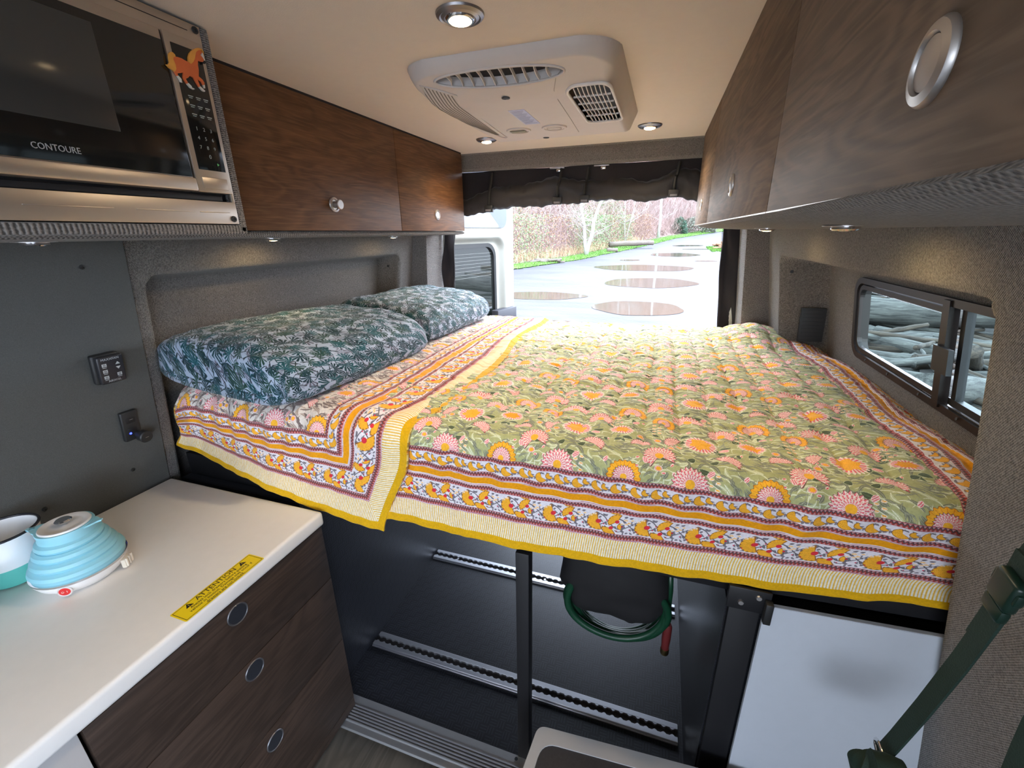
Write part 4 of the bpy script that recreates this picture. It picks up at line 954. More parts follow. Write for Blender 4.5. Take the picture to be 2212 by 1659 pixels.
# ================================================================ ceiling lamps
GLOW = mat('lamp_glow', (1, .85, .6), .4, emit=(1, .72, .40), es=9)
def spot(name, loc, e, size, blend=.6, c=(1, .78, .52), rot=(0, 0, 0), rad=.02):
    l = bpy.data.lights.new(name, 'SPOT'); l.energy = e; l.color = c; l.spot_size = size; l.spot_blend = blend; l.shadow_soft_size = rad
    o = bpy.data.objects.new(name, l); COL.objects.link(o); o.location = loc; o.rotation_euler = rot; return o
lamps = [((-.414, .932), 'recessed ceiling downlight nearest, in front of the air conditioner'), ((-.799, 2.031), 'recessed ceiling downlight at the rear left corner of the ceiling'), ((-.099, 2.028), 'recessed ceiling downlight at the rear right corner of the ceiling')]
RB = mat('brushed_ring', (.30, .29, .30), .35, .9)
proto = None
for i, ((x, y), lab) in enumerate(lamps):
    if proto is None:
        e = empty('ceiling_downlight'); a = lathe('trim_ring', [(.047, 0), (.046, -.004), (.040, -.008), (.037, -.006), (.031, -.009), (.028, -.004)], 44, RB, e)
        lathe('reflector_bowl', [(.030, -.006), (.0285, -.010), (.026, -.012)], 40, CHROME, e)
        lathe('lamp_lens', [(.0275, -.008), (.020, -.014), (.010, -.0165), (0, -.017)], 36, GLOW, e); proto = e
    else:
        e = proto.copy(); COL.objects.link(e)
        for ch in list(proto.children): c2 = ch.copy(); COL.objects.link(c2); c2.parent = e
    e.location = (x, y, 1.88); tag(e, lab, 'downlight', 'ceiling downlights')
    spot('downlight_and_fill_beam', (x, y, 1.855), 15, math.radians(150), 1.0, rad=.025)
spot('downlight_and_fill_beam', (-.414, -.25, 1.855), 4, math.radians(150), 1.0, rad=.025)  # unseen spot added behind the camera as warm fill, no fixture built here
proto = None
for i, (x, y, z, on, lab) in enumerate(((-1.2, 1.143, 1.4775, 1, 'lit puck lamp under the left cabinets, middle one'), (-1.2, 1.828, 1.4775, 1, 'lit puck lamp under the left cabinets, rearmost'), (-1.2, .556, 1.4775, 0, 'chrome puck lamp under the microwave housing'), (.29, 1.561, 1.4855, 1, 'lit puck lamp under the right cabinets, rear one'), (.29, .923, 1.4855, 0, 'chrome puck lamp under the right cabinets, nearer one'))):
    if proto is None:
        e = empty('puck_lamp'); lathe('mount_plate', [(.034, 0), (.034, -.001), (.020, -.0015)], 30, NICK, e); lathe('lamp_housing', [(.0215, 0), (.022, -.006), (.0185, -.0085), (.0175, -.006)], 30, CHROME, e); proto = e
        ll = lathe('lamp_lens', [(.0178, -.006), (.010, -.0095), (0, -.0105)], 30, GLOW, e)
    else:
        e = proto.copy(); COL.objects.link(e)
        for ch in list(proto.children):
            c2 = ch.copy(); COL.objects.link(c2); c2.parent = e
            if not on and ch.name.startswith('lamp_lens'): c2.data = ch.data.copy(); c2.data.materials[0] = CHROME
    e.location = (x, y, z); tag(e, lab, 'puck lamp', 'puck lamps under the cabinets')
    if y > .6: s_ = spot('puck_beam', (x, y, z-.012), (2.0 if y < 1.2 else 1.1), math.radians(168), .8, (1, .70, .32), (0, math.radians(12 if x < 0 else -12), 0), .010)
# ================================================================ roof air conditioner
ac = tag(empty('air_conditioner'), 'off-white roof air conditioner with grilles on the ceiling', 'air conditioner')
AX0, AX1, AY0, AY1, ZC = -.680, -.132, 1.105, 1.880, 1.880
acx, acy = (AX0+AX1)/2, (AY0+AY1)/2; aw, al = AX1-AX0, AY1-AY0
n1, n2 = 170, 260
Xa, Ya = np.meshgrid(np.linspace(AX0, AX1, n1), np.linspace(AY0, AY1, n2), indexing='ij')
def ac_z(X, Y):
    sd = -sdrr(X, Y, acx, acy, aw, al, .105)
    base = .030*np.sqrt(np.clip(sd/.018, 0, 1))                 # steep skirt
    front = sstep(Y, AY0+.005, AY0+.17)                          # the long slope towards the front
    sides = np.minimum(sstep(X, AX0+.002, AX0+.045), sstep(AX1-X, .002, .042))
    back = sstep(AY1-Y, .0, .12)
    top = .036*front*np.minimum(sides, back)
    return ZC-base-top+.003*(sd <= 0)
Za = ac_z(Xa, Ya)
gx, gy, gw, gl = -.424, 1.160, .164, .036      # elliptical front outlet
def ell(X, Y): 
    t = .05*(X-gx); return ((X-gx)/gw)**2+((Y-gy-t)/gl)**2
xm = (Xa[:-1, :-1]+Xa[1:, 1:])/2; ym = (Ya[:-1, :-1]+Ya[1:, 1:])/2
kp = (ell(xm, ym) > 1) & (sdrr(xm, ym, -.214, 1.400, .100, .345, .025) > 0)
# fit the open cell boundary to the outlet edge
o = newmesh('cover', np.stack([Xa, Ya, Za], -1).reshape(-1, 3), gridfaces(n1, n2, kp), ACPL, ac, True)
DKI = mat('dark_intake', (.02, .02, .024), .7)
# front outlet: rim, dark box and curved fins
ths = np.linspace(0, 2*math.pi, 73)[:-1]
rim = [(gx+gw*math.cos(t), gy+gl*math.sin(t)+.05*gw*math.cos(t)) for t in ths]
tube('outlet_rim', [(p[0], p[1], float(ac_z(np.array(p[0]), np.array(p[1])))-.0005) for p in rim], .0032, ACPL, ac, 6, True)
vs = []; fs = []
for p in rim: z = float(ac_z(np.array(p[0]), np.array(p[1]))); vs += [(p[0], p[1], z), (gx+(p[0]-gx)*.97, gy+(p[1]-gy)*.94, z+.022)]
N_ = len(rim)
for i in range(N_): j = (i+1) % N_; fs.append((2*i, 2*j, 2*j+1, 2*i+1))
newmesh('outlet_shroud', vs, fs, ACPL, ac, True)
newmesh('outlet_duct', [(gx+(p[0]-gx)*.965, gy+(p[1]-gy)*.93, min(1.878, gz0+.021)) for p, gz0 in ((p, float(ac_z(np.array(p[0]), np.array(p[1])))) for p in rim)], [tuple(range(len(rim)))], DKI, ac)
for k in range(10):
    x = gx-.130+k*.0285; h_ = gl*math.sqrt(max(0, 1-((x-gx)/gw)**2)); bend = -.010+.002*k
    pts = []
    for t in np.linspace(-1, 1, 9):
        y = gy+.05*(x-gx)+h_*t; xx = x+bend*(1-t*t)*-.6; pts.append((xx, y, float(ac_z(np.array(xx), np.array(y)))))
    vs = []; 
    for p in pts: vs += [(p[0]-.001, p[1], p[2]), (p[0]+.001, p[1], p[2]), (p[0]+.002+.001, p[1], p[2]+.007), (p[0]+.002-.001, p[1], p[2]+.007)]
    fs = []
    for i in range(len(pts)-1):
        for q in range(4): fs.append((4*i+q, 4*i+(q+1) % 4, 4*i+4+(q+1) % 4, 4*i+4+q))
    newmesh('outlet_fin', vs, fs, ACPL, ac)
# right return grille (square-ish), rotated slightly, bars and cross bars
def gz(x, y): return float(ac_z(np.array(x), np.array(y)))
def gp(x, y): return gz(-.24, max(y, 1.20))
cx_, cy_, w_, l_ = -.214, 1.400, .096, .34
tube('grille_frame', [(p[0], p[1], gp(*p)-.0015) for p in rrect(cx_, cy_, w_+.014, l_+.014, .03)], .0045, WPL, ac, 6, True)
box('intake_filter', (cx_-w_/2-.006, cy_-l_/2-.006, 1.838), (cx_+w_/2+.006, cy_+l_/2+.006, 1.842), DKI, ac)
def barz(name, p, q, wd, par):
    n = 8; vs = []; fs = []
    d = V((q[0]-p[0], q[1]-p[1], 0)).normalized(); s = V((-d.y, d.x, 0))*wd/2
    for i in range(n+1):
        x = p[0]+(q[0]-p[0])*i/n; y = p[1]+(q[1]-p[1])*i/n; z = gp(x, y)-.001
        vs += [(x-s.x, y-s.y, z), (x+s.x, y+s.y, z), (x+s.x, y+s.y, z+.004), (x-s.x, y-s.y, z+.004)]
    for i in range(n):
        for k in range(4): fs.append((4*i+k, 4*i+(k+1) % 4, 4*i+4+(k+1) % 4, 4*i+4+k))
    return newmesh(name, vs, fs, WPL, par)
for k in range(1, 9): x = cx_-w_/2+w_*k/9; m_ = .012*abs(k-4.5)/3.5; barz('grille_bar', (x, cy_-l_/2+m_*.6), (x, cy_+l_/2-m_*.6), .0021, ac)
for k in range(1, 5): y = cy_-l_/2+l_*k/5; barz('grille_cross_bar', (cx_-w_/2, y), (cx_+w_/2, y), .0021, ac)
# left louvre: narrow leaf-shaped set of slots along the sloping side
for k in range(9):
    t = (k+.3)/8.6; vs = []; fs = []; n = 16
    for i in range(n+1):
        s = .02+.95*i/n; q = s*(1-s)*4
        lx = -.636*(1-s)-.608*s-.022*q; ly = 1.150*(1-s)+1.640*s-.035*q; x = lx*(1-t)+t*(-.568*(1-s)-.598*s); y = ly*(1-t)+t*(1.200*(1-s)+1.660*s); vs += [(x-.0015, y, gz(x-.0015, y)-.0008), (x+.0015, y, gz(x+.0015, y)-.0008)]
        if i: b = 2*i; fs.append((b-2, b-1, b+1, b))
    newmesh('louvre_slot', vs, fs, mat('louvre_shadow', (.17, .155, .135), .8), ac)
tube('louvre_frame', [(x, y, gz(x, y)-.001) for x, y in ((-.634, 1.155), (-.596, 1.18), (-.557, 1.208), (-.571, 1.44), (-.585, 1.69), (-.600, 1.68), (-.625, 1.53), (-.648, 1.36), (-.646, 1.24))], .0018, ACPL, ac, 6, True)
for (x, y, opn) in ((-.510, 1.600, 1), (-.386, 1.602, 0)):
    m_ = Matrix.Translation((x, y, gz(x, y))) @ Matrix.Scale(-1, 4, (0, 0, 1))
    vr = lathe('round_vent', [(.042, 0), (.041, .004), (.034, .0045), (.032, .002), (.027, .002), (.026, .004), (.0, .0045)], 40, ACPL, ac, m_)
    if opn:
        box('vent_opening', (x-.026, y-.019, gz(x, y)-.0056), (x+.026, y+.012, gz(x, y)-.0044), mat('vent_olive', (.10, .095, .06), .6), vr)
        for q in (-.012, -.003, .006): box('vent_vane', (x-.026, y+q, gz(x, y)-.0066), (x+.026, y+q+.0022, gz(x, y)-.0054), mat('vane_beige', (.5, .47, .36), .5), vr)
    else: ringprism('vent_seam', rrect(x, y, .048, .03, .01), rrect(x, y, .045, .027, .009), 2, gz(x, y)-.0050, gz(x, y)-.0044, mat('seam_grey', (.3, .28, .26), .7), vr)
tube('panel_seam', [(x, y, gz(x, y)-.0002) for x, y in ((-.262, 1.16), (-.285, 1.19), (-.300, 1.235), (-.304, 1.30), (-.312, 1.50), (-.322, 1.70), (-.328, 1.80))], .0009, mat('seam_grey', (.3, .28, .26), .7), ac, 5)
for (x, y) in ((-.432, 1.245), (-.452, 1.752)):
    lathe('screw_recess', [(.0115, 0), (.0105, .0015), (0, .0016)], 18, DKI, ac, Matrix.Translation((x, y, gz(x, y))) @ Matrix.Scale(-1, 4, (0, 0, 1)))
lb = box('rating_label', (-.464, 1.352, 1.8128), (-.415, 1.530, 1.8137), mat('silver_label', (.42, .42, .52), .4, .4), ac)
lz = gz(-.44, 1.44); lb.location.z = lz-1.8137
for k in range(13): 
    q = box('label_print', (-.460, 1.362+k*.0125, lz-.0012), (-.420-(k % 3)*.006, 1.3655+k*.0125, lz-.0009), mat('label_text', (.22, .22, .30), .5), lb); q.parent = lb; q.location.z = -lb.location.z

# ================================================================ lower right: white cover panel, low cabinet, strap
wpn = tag(empty('cover_panel'), 'plain white cover panel under the bed at the lower right, notched at its corner', 'panel')
pts = [(.259, 0.02), (.259, .731), (.2695, .733), (.2705, .771), (.60, .771), (.60, .02)]
prism('white_board', [(.259, .02), (.259, .731), (.2705, .734), (.2715, .771), (.555, .788), (.66, .02)], 1, .790, .800, WHITEP, wpn, .0008)
box('corner_latch', (.256, .776, .735), (.270, .792, .785), BLKP, wpn, .002)
lc = tag(empty('low_fridge'), 'low black chest with a white rounded frame around its dark lid at the bottom edge', 'chest')
cz = .30
a_, b_, c_ = V((-.190, .724)), V((.118, .746)), V((-.206, .610))
Q = [(-.190, .724), (.50, .772), (.48, .25), (-.235, .25)]
def rpoly(Q, rad, n=6):
    out = []; N = len(Q)
    for i in range(N):
        p = V(Q[i]); a = (V(Q[i-1])-p).normalized(); b = (V(Q[(i+1) % N])-p).normalized()
        for k in range(n+1):
            t = k/n; q = p+a*rad*(1-t)**2+b*rad*t**2+(a+b)*rad*0*t*(1-t); out.append((q.x, q.y))
    return out
O_ = rpoly(Q, .022); I_ = rpoly([(-.170, .690), (.47, .735), (.45, .28), (-.20, .28)], .035)
ringprism('white_lid_frame', O_, I_, 2, cz-.012, cz, mat('grey_white_frame', (.42, .42, .43), .5), lc)
prism('dark_lid', I_, 2, cz-.012, cz-.003, mat('dark_speckled_lid', (.022, .022, .028), .6, noise=.4, nscale=200), lc)
prism('chest_body', rpoly([(-.18, .71), (.49, .755), (.47, .26), (-.22, .26)], .02), 2, .0, cz-.0125, BLKP, lc)
# strap hanging against the grey wall
GRN = mat('dark_green_webbing', (.006, .026, .018), .8, bump=.5, bscale=400, noise=.2); GRP = mat('dark_green_plastic', (.005, .024, .017), .35)
sp = tag(empty('luggage_strap'), 'dark green webbing strap with buckle hanging against the grey wall at the lower right', 'strap')
def px(xp, yp, X):
    d = f+(xp-1106)/FPX*r2-(yp-829.5)/FPX*u2; t = X/d.x; return CAM+d*t
def ribbon(name, pix, X, wd, th, m, par):
    P = [px(a, b, X+k) for a, b, k in pix]; vs = []; fs = []
    for i, p in enumerate(P):
        d = (P[min(i+1, len(P)-1)]-P[max(i-1, 0)]).normalized(); nrm = V((1, 0, 0)); s = d.cross(nrm).normalized()*wd/2
        for q in (s, -s):
            for e in (0, th): vs.append(tuple(p+q+nrm*e))
    for i in range(len(P)-1):
        b = 4*i; fs += [(b, b+4, b+6, b+2), (b+1, b+3, b+7, b+5), (b, b+1, b+5, b+4), (b+2, b+6, b+7, b+3)]
    fs += [(0, 2, 3, 1), tuple(4*(len(P)-1)+k for k in (0, 1, 3, 2))]
    return newmesh(name, vs, fs, m, par)
ribbon('webbing', [(2290, 1120, 0), (2212, 1215, 0), (2150, 1320, 0), (2070, 1430, 0), (1990, 1530, 0), (1930, 1600, 0), (1900, 1632, 0)], .40, .027, .003, GRN, sp)
ribbon('webbing_overlap', [(2215, 1205, 0), (2160, 1300, 0), (2100, 1385, 0)], .396, .029, .003, GRN, sp)
bp = px(2178, 1275, .393); dd = (px(2230, 1195, .39)-bp).normalized()
BM = frame(bp, dd, V((0, 1, 0)).cross(dd).cross(dd)*-1 if False else dd.cross(V((1, 0, 0))))
o = box('buckle', (-.020, -.018, -.005), (.022, .018, .008), GRP, sp, .005, 3); o.data.transform(BM)
o = box('buckle_clip', (-.040, -.016, -.004), (-.020, .016, .007), GRP, sp, .004); o.data.transform(BM)
for s_ in (-1, 1): o = box('side_release', (-.004, s_*.018-.003, -.003), (.014, s_*.018+.003, .006), GRP, sp, .003); o.data.transform(BM)
rp = px(1903, 1632, .40)
for k, xx in ((0, 0), (1, .004)): pass
RMx = frame(rp, dd.cross(V((1, 0, 0))), dd)
o = tube('metal_ring', [(.022*math.cos(t)*(1 if abs(math.cos(t)) < .9 else 1), .010*math.sin(t), 0) for t in np.linspace(0, 6.283, 25)[:-1]], .0028, CHROME, sp, 8, True); o.data.transform(RMx)
bag2 = tag(empty('strap_bundle'), 'bundle of rolled dark green webbing at the bottom edge below the metal ring', 'strap')
for k in range(4):
    c0 = px(1868+k*16, 1662+k*3, .39)
    o = lathe('rolled_webbing', [(0, -.02), (.018+.002*k, -.019), (.020+.002*k, 0), (.018+.002*k, .019), (0, .02)], 24, GRN, bag2, Matrix.Translation(c0) @ Matrix.Rotation(math.radians(90), 4, 'X') @ Matrix.Rotation(.5*k, 4, 'Y'))
ribbon('webbing', [(2180, 1700, 0), (2205, 1640, 0), (2230, 1585, 0), (2270, 1520, 0)], .40, .03, .003, GRN, bag2)
# ---- hose, nozzle and bag hanging in the garage
hs = tag(empty('garden_hose'), 'coiled green garden hose hanging under a black bag in the garage', 'hose')
HG = mat('green_hose_rubber', (.008, .055, .026), .35)
vs, fs = [], []
pts = []
nl = 8
for i in range(nl*48+1):
    t = i/48; a = 2*math.pi*t+math.pi/2; q = t/nl
    rx = .150-.006*abs(math.cos(q*9))+.004*math.sin(a*2+t); rz = .120+.062*q+.006*math.sin(a+t*2)
    pts.append((-.040+rx*math.cos(a)*(1+.02*math.sin(t*5)), 1.105+.075*(q-.5)+.012*math.sin(a*1+t*2), .392+rz*math.sin(a)))
tube('hose_coil', pts, .0115, HG, hs, 10)
tube('hose_tail', [(.105, 1.10, .55), (.112, 1.10, .47), (.113, 1.10, .40), (.116, 1.10, .345)], .009, HG, hs, 10)
lathe('nozzle_grip', [(.010, .12), (.013, .11), (.0135, .06), (.0115, .03), (.012, .02)], 20, mat('dark_red_rubber', (.16, .02, .02), .45), hs, Matrix.Translation((.119, 1.10, .222)))
lathe('brass_nozzle', [(.0125, .022), (.0135, .018), (.0125, .012), (.0135, .006), (.012, 0), (.008, -.002), (.007, .01)], 20, mat('brass', (.45, .33, .14), .3, 1.0), hs, Matrix.Translation((.119, 1.10, .222)))
tube('hanging_cord', [(-.04, 1.125, .555), (-.04, 1.13, .66), (-.04, 1.13, .80)], .003, BLKP, hs, 6)
def blob(name, c, s, m, seed, label, cat, ex=3.2):
    n, k = 60, 40; vs = []
    th_ = np.linspace(0, 2*math.pi, n, endpoint=False)[:, None]; ph = np.linspace(-math.pi/2, math.pi/2, k)[None, :]
    sg = lambda v, e: np.sign(v)*np.abs(v)**(2/e)
    X = sg(np.cos(th_), ex)*sg(np.cos(ph), ex); Y = sg(np.sin(th_), ex)*sg(np.cos(ph), ex); Z = sg(np.sin(ph), ex)+0*th_
    w = 1+.10*fbm(X*2+5, Z*3+Y*2+9, 3, seed); P = np.stack([c[0]+s[0]*X*w, c[1]+s[1]*Y*w, c[2]+s[2]*Z*w], -1).reshape(-1, 3)
    i = np.arange(n)[:, None]; j = np.arange(k-1)[None, :]; a = i*k+j; b2 = ((i+1) % n)*k+j
    F = np.stack([a, b2, b2+1, a+1], -1).reshape(-1, 4)
    o = newmesh(name, P, F, m, None, True); tag(o, label, cat); return o
blob('bag', (-.055, 1.150, .505), (.168, .11, .195), mat('black_nylon', (.012, .011, .012), .7, bump=.4, bscale=30, noise=.3), 3, 'black cloth bag stuffed under the bed above the hose coil', 'bag')
# ================================================================ outside
def terr(x, y): return -.65+.00045*np.maximum(0, y-15)**2
gm_, gt_, gb_ = nt('wet_gravel_track'); v_, xyz_ = obj_xyz(gt_)
n1_ = gt_.nodes.new('ShaderNodeTexNoise'); n1_.inputs['Scale'].default_value = .8; n1_.inputs['Detail'].default_value = 10; n1_.inputs['Roughness'].default_value = .68
mp_ = gt_.nodes.new('ShaderNodeMapping'); mp_.inputs['Rotation'].default_value = (0, 0, -.12); mp_.inputs['Scale'].default_value = (.5, 1.6, 1); gt_.links.new(v_, mp_.inputs[0]); gt_.links.new(mp_.outputs[0], n1_.inputs['Vector'])
cr_ = gt_.nodes.new('ShaderNodeValToRGB'); gt_.links.new(n1_.outputs['Fac'], cr_.inputs[0])
cr_.color_ramp.elements[0].position = .30; cr_.color_ramp.elements[0].color = (.012, .0115, .015, 1); cr_.color_ramp.elements[1].position = .6; cr_.color_ramp.elements[1].color = (.052, .050, .060, 1)
gt_.links.new(cr_.outputs[0], gb_.inputs['Base Color']); gb_.inputs['Roughness'].default_value = .55
n2_ = gt_.nodes.new('ShaderNodeTexNoise'); n2_.inputs['Scale'].default_value = 9; gt_.links.new(v_, n2_.inputs['Vector']); bumpn(gt_, gb_, n2_.outputs['Fac'], .6, .03)
gx_, gy_ = np.meshgrid(np.linspace(-60, 70, 120), np.concatenate([np.linspace(-20, 14, 20), np.linspace(15, 130, 110)]), indexing='ij')
Zt = terr(gx_, gy_)+.002*fbm(gx_*.5, gy_*.5, 3, 2)
struct(newmesh('ground', np.stack([gx_, gy_, Zt], -1).reshape(-1, 3), gridfaces(120, 130)[:, ::-1], gm_, smooth=True))
# road edge and green verge along the left
EX = [(-16, 12), (-8.62, 25.6), (-7.5, 29.5), (-6.1, 33.8), (-5.1, 39.4), (-3.6, 45.5), (-1.8, 53.5), (1.4, 66.7), (7.7, 80), (30, 100)]
IX = [(-18, 13.2), (-9.9, 27.6), (-8.7, 31.5), (-7.5, 36.3), (-6.4, 42), (-4.9, 50), (-2.6, 59), (-.2, 68.5), (6.2, 84), (28, 108)]
def resamp(P, n):
    P = np.array(P, float); d = np.concatenate([[0], np.cumsum(np.hypot(*np.diff(P, axis=0).T))]); s = np.linspace(0, d[-1], n)
    return np.stack([np.interp(s, d, P[:, 0]), np.interp(s, d, P[:, 1])], -1)
Ea, Ia = resamp(EX, 220), resamp(IX, 220)
GRASS = mat('short_green_grass', (.09, .20, .025), .8, noise=.35, nscale=3); STRAW = mat('dead_straw_grass', (.48, .35, .22), .9, noise=.3, nscale=2)
vg = []
for k in range(6):
    t = k/5; P = Ea*(1-t)+Ia*t; P = P+rng.normal(0, .12, P.shape)*(1 if k in (0,) else .3); vg.append(np.stack([P[:, 0], P[:, 1], terr(P[:, 0], P[:, 1])+.05+.04*t], -1))
vg = np.array(vg); struct(newmesh('verge', vg.reshape(-1, 3), gridfaces(6, 220), GRASS, smooth=True))
def blades(name, P, H, Wd, m, lean=.3, seg=1):
    n = len(P); g = np.random.default_rng(len(name)); a = g.random(n)*2*math.pi; h = H*(.6+.8*g.random(n)); w = Wd*(.6+.8*g.random(n))
    lx = g.normal(0, lean, n)*h; ly = g.normal(0, lean, n)*h
    v0 = P+np.stack([np.cos(a)*w/2, np.sin(a)*w/2, 0*a], -1); v1 = P-np.stack([np.cos(a)*w/2, np.sin(a)*w/2, 0*a], -1); v2 = P+np.stack([lx, ly, h], -1)
    vs = np.stack([v0, v1, v2], 1).reshape(-1, 3); fs = np.arange(3*n).reshape(-1, 3)
    return newmesh(name, vs, fs, m)
def along(A, B, n, t0=0, t1=1):
    s = rng.random(n)*219; i = s.astype(int); fr = (s-i)[:, None]; t = (t0+(t1-t0)*rng.random(n))[:, None]
    a = A[i]*(1-fr)+A[np.minimum(i+1, 219)]*fr; b = B[i]*(1-fr)+B[np.minimum(i+1, 219)]*fr; P = a*(1-t)+b*t
    return np.column_stack([P, terr(P[:, 0], P[:, 1])])
o = blades('verge_grass', along(Ea, Ia, 22000, -.03, 1.3), .16, .05, GRASS); tag(o, 'bright green grass verge along the left edge of the gravel track', 'grass', kind='stuff')
DRY = along(Ea, Ia, 26000, 1.05, 4.0); DRY = DRY[DRY[:, 1] < 60]
o = blades('dry_grass', DRY, .75, .05, STRAW, .25); tag(o, 'tall dead straw-coloured grass behind the green verge', 'grass', kind='stuff')
# rising bank behind, covered by a thicket
D_ = (Ia-Ea); nrm = D_/np.linalg.norm(D_, axis=1, keepdims=True)
rows = []
for k in range(26):
    q = k/25*26; P = Ia+nrm*q; z = terr(P[:, 0], P[:, 1])+.1+np.clip(q-2.0, 0, None)**1.0*.62*(1+.12*fbm(P[:, 0]*.2, P[:, 1]*.2, 3, 5)); rows.append(np.stack([P[:, 0], P[:, 1], z], -1))
rows = np.array(rows)
hm, ht, hb = nt('brown_thicket_floor'); hv, _ = obj_xyz(ht)
hn = ht.nodes.new('ShaderNodeTexNoise'); hn.inputs['Scale'].default_value = 1.2; hn.inputs['Detail'].default_value = 9; ht.links.new(hv, hn.inputs['Vector'])
hr = ht.nodes.new('ShaderNodeValToRGB'); ht.links.new(hn.outputs['Fac'], hr.inputs[0]); E_ = hr.color_ramp.elements
E_[0].position = .35; E_[0].color = (.07, .045, .037, 1); E_[1].position = .62; E_[1].color = (.30, .22, .19, 1)
ht.links.new(hr.outputs[0], hb.inputs['Base Color']); hb.inputs['Roughness'].default_value = .95
struct(newmesh('bank', rows.reshape(-1, 3), gridfaces(26, 220), hm, smooth=True))
def bankpts(n, q0, q1, smin=0, smax=219):
    s = smin+rng.random(n)*(smax-smin); i = s.astype(int); q = q0+(q1-q0)*rng.random(n)
    k = q/26*25; k0 = np.clip(k.astype(int), 0, 24); fk = (k-k0)[:, None]; P = rows[k0, i]*(1-fk)+rows[k0+1, i]*fk
    return P+rng.normal(0, .15, P.shape)*[1, 1, 0]
def twigs(name, P, H, w, m, lean=.35, seed=0):
    n = len(P); g = np.random.default_rng(seed); a = g.random(n)*6.283; h = H*(.5+g.random(n)); dx = g.normal(0, lean, n)*h; dy = g.normal(0, lean, n)*h
    cx = g.normal(0, lean*.6, n)*h; cy = g.normal(0, lean*.6, n)*h
    ca, sa = np.cos(a)*w/2, np.sin(a)*w/2; z0 = 0*a; L = []
    for t, wt in ((0, 1), (.35, .85), (.7, .6), (1, .2)):
        c = P+np.stack([dx*t+cx*math.sin(math.pi*t), dy*t+cy*math.sin(math.pi*t), h*t*(1-.15*t)], -1); o_ = np.stack([ca*wt, sa*wt, z0], -1); L += [c+o_, c-o_]
    vs = np.stack(L, 1).reshape(-1, 3); b = np.arange(n)[:, None]*8; fs = np.concatenate([b+np.array([[2*k, 2*k+1, 2*k+3, 2*k+2]]) for k in range(3)], 0)
    return newmesh(name, vs, fs, m)
TW = [mat('mauve_brown_twigs', (.34, .235, .21), .9, noise=.3, nscale=1), mat('grey_twigs', (.38, .31, .285), .9, noise=.3, nscale=1), mat('red_brown_twigs', (.30, .16, .11), .9, noise=.3, nscale=1)]
for k, (n, q0, q1, H, w) in enumerate(((17000, 1.5, 9, 2.4, .026), (17000, 4, 16, 3.0, .034), (15000, 8, 25, 3.6, .05))):
    o = twigs('thicket', bankpts(n, q0, q1), H, w, TW[k], .4, k); tag(o, ('bare mauve-brown twigs of the thicket behind the verge', 'grey bare branches in the middle of the thicket on the bank', 'reddish bare branches high on the bank')[k], 'thicket', kind='stuff')
# evergreen and bramble leaves on the left part
def leaves(name, P, sz, m, seed):
    n = len(P); g = np.random.default_rng(seed); u_ = g.normal(size=(n, 3)); u_ /= np.linalg.norm(u_, axis=1, keepdims=True); w_ = np.cross(u_, g.normal(size=(n, 3))); w_ /= np.linalg.norm(w_, axis=1, keepdims=True)
    s = sz*(.6+.8*g.random(n))[:, None]; vs = np.stack([P-u_*s, P+w_*s*.5, P+u_*s, P-w_*s*.5], 1).reshape(-1, 3); return newmesh(name, vs, np.arange(4*n).reshape(-1, 4), m)
LG = mat('ivy_green_leaves', (.19, .29, .13), .7, noise=.4, nscale=1.5); LB = mat('bramble_brown_leaves', (.33, .20, .12), .8, noise=.4, nscale=1.5)
for nm, lab, m_, n, rng_, dens in (('ivy_leaves', 'green ivy and bramble leaves over the left part of the thicket', LG, 60000, (5, 92), .12), ('bramble_leaves', 'brown bramble leaves mixed into the left part of the thicket', LB, 36000, (5, 110), .06)):
    P = bankpts(n, -.2, 9, *rng_); msk = fbm(P[:, 0]*.35, P[:, 1]*.35+P[:, 2]*.5, 3, 77 if m_ is LG else 31) > dens-.1; P = P[msk]; P[:, 2] += rng.random(len(P))*3.2
    tag(leaves(nm, P, .062, m_, n), lab, 'foliage', kind='stuff')
# birch trees
BK = mat('white_birch_bark', (.42, .40, .39), .8, noise=.35, nscale=4); BK2 = mat('pale_branch_bark', (.32, .275, .25), .85, noise=.3, nscale=5)
def birch(bx, by, segs, label, seed, nb=14, bl=2.4):
    e = empty('birch_tree', (bx, by, float(terr(bx, by)))); tag(e, label, 'tree')
    g = random.Random(seed)
    for pts, r0 in segs:
        P = [V(p) for p in pts]; n = len(P); tube('trunk', P, [r0*(1-.55*i/(n-1)) for i in range(n)], BK, e, 8)
    vs, fs = [], []
    for k in range(nb):
        pts, r0 = segs[k % len(segs)]; i = g.randrange(1, len(pts)); p = V(pts[i]); a = g.uniform(0, 6.28); L = bl*g.uniform(.5, 1.1); q = [p]; d = V((math.cos(a), math.sin(a), g.uniform(.15, .7)))
        for s in range(5): d = (d+V((g.uniform(-.3, .3), g.uniform(-.3, .3), g.uniform(-.15, .25)))).normalized(); q.append(q[-1]+d*L/5)
        v, f_ = tube_vf(q, [.045*(1-.17*s) for s in range(6)], 5); b = len(vs); vs += v; fs += [tuple(b+x for x in y) for y in f_]
        for s in range(2, 6):
            for _ in range(2):
                d2 = V((g.uniform(-1, 1), g.uniform(-1, 1), g.uniform(-.2, .9))).normalized(); v, f_ = tube_vf([q[s], q[s]+d2*L*.22, q[s]+d2*L*.36+V((0, 0, .08))], [.018, .012, .005], 4); b = len(vs); vs += v; fs += [tuple(b+x for x in y) for y in f_]
    newmesh('branches', vs, fs, BK2, e)
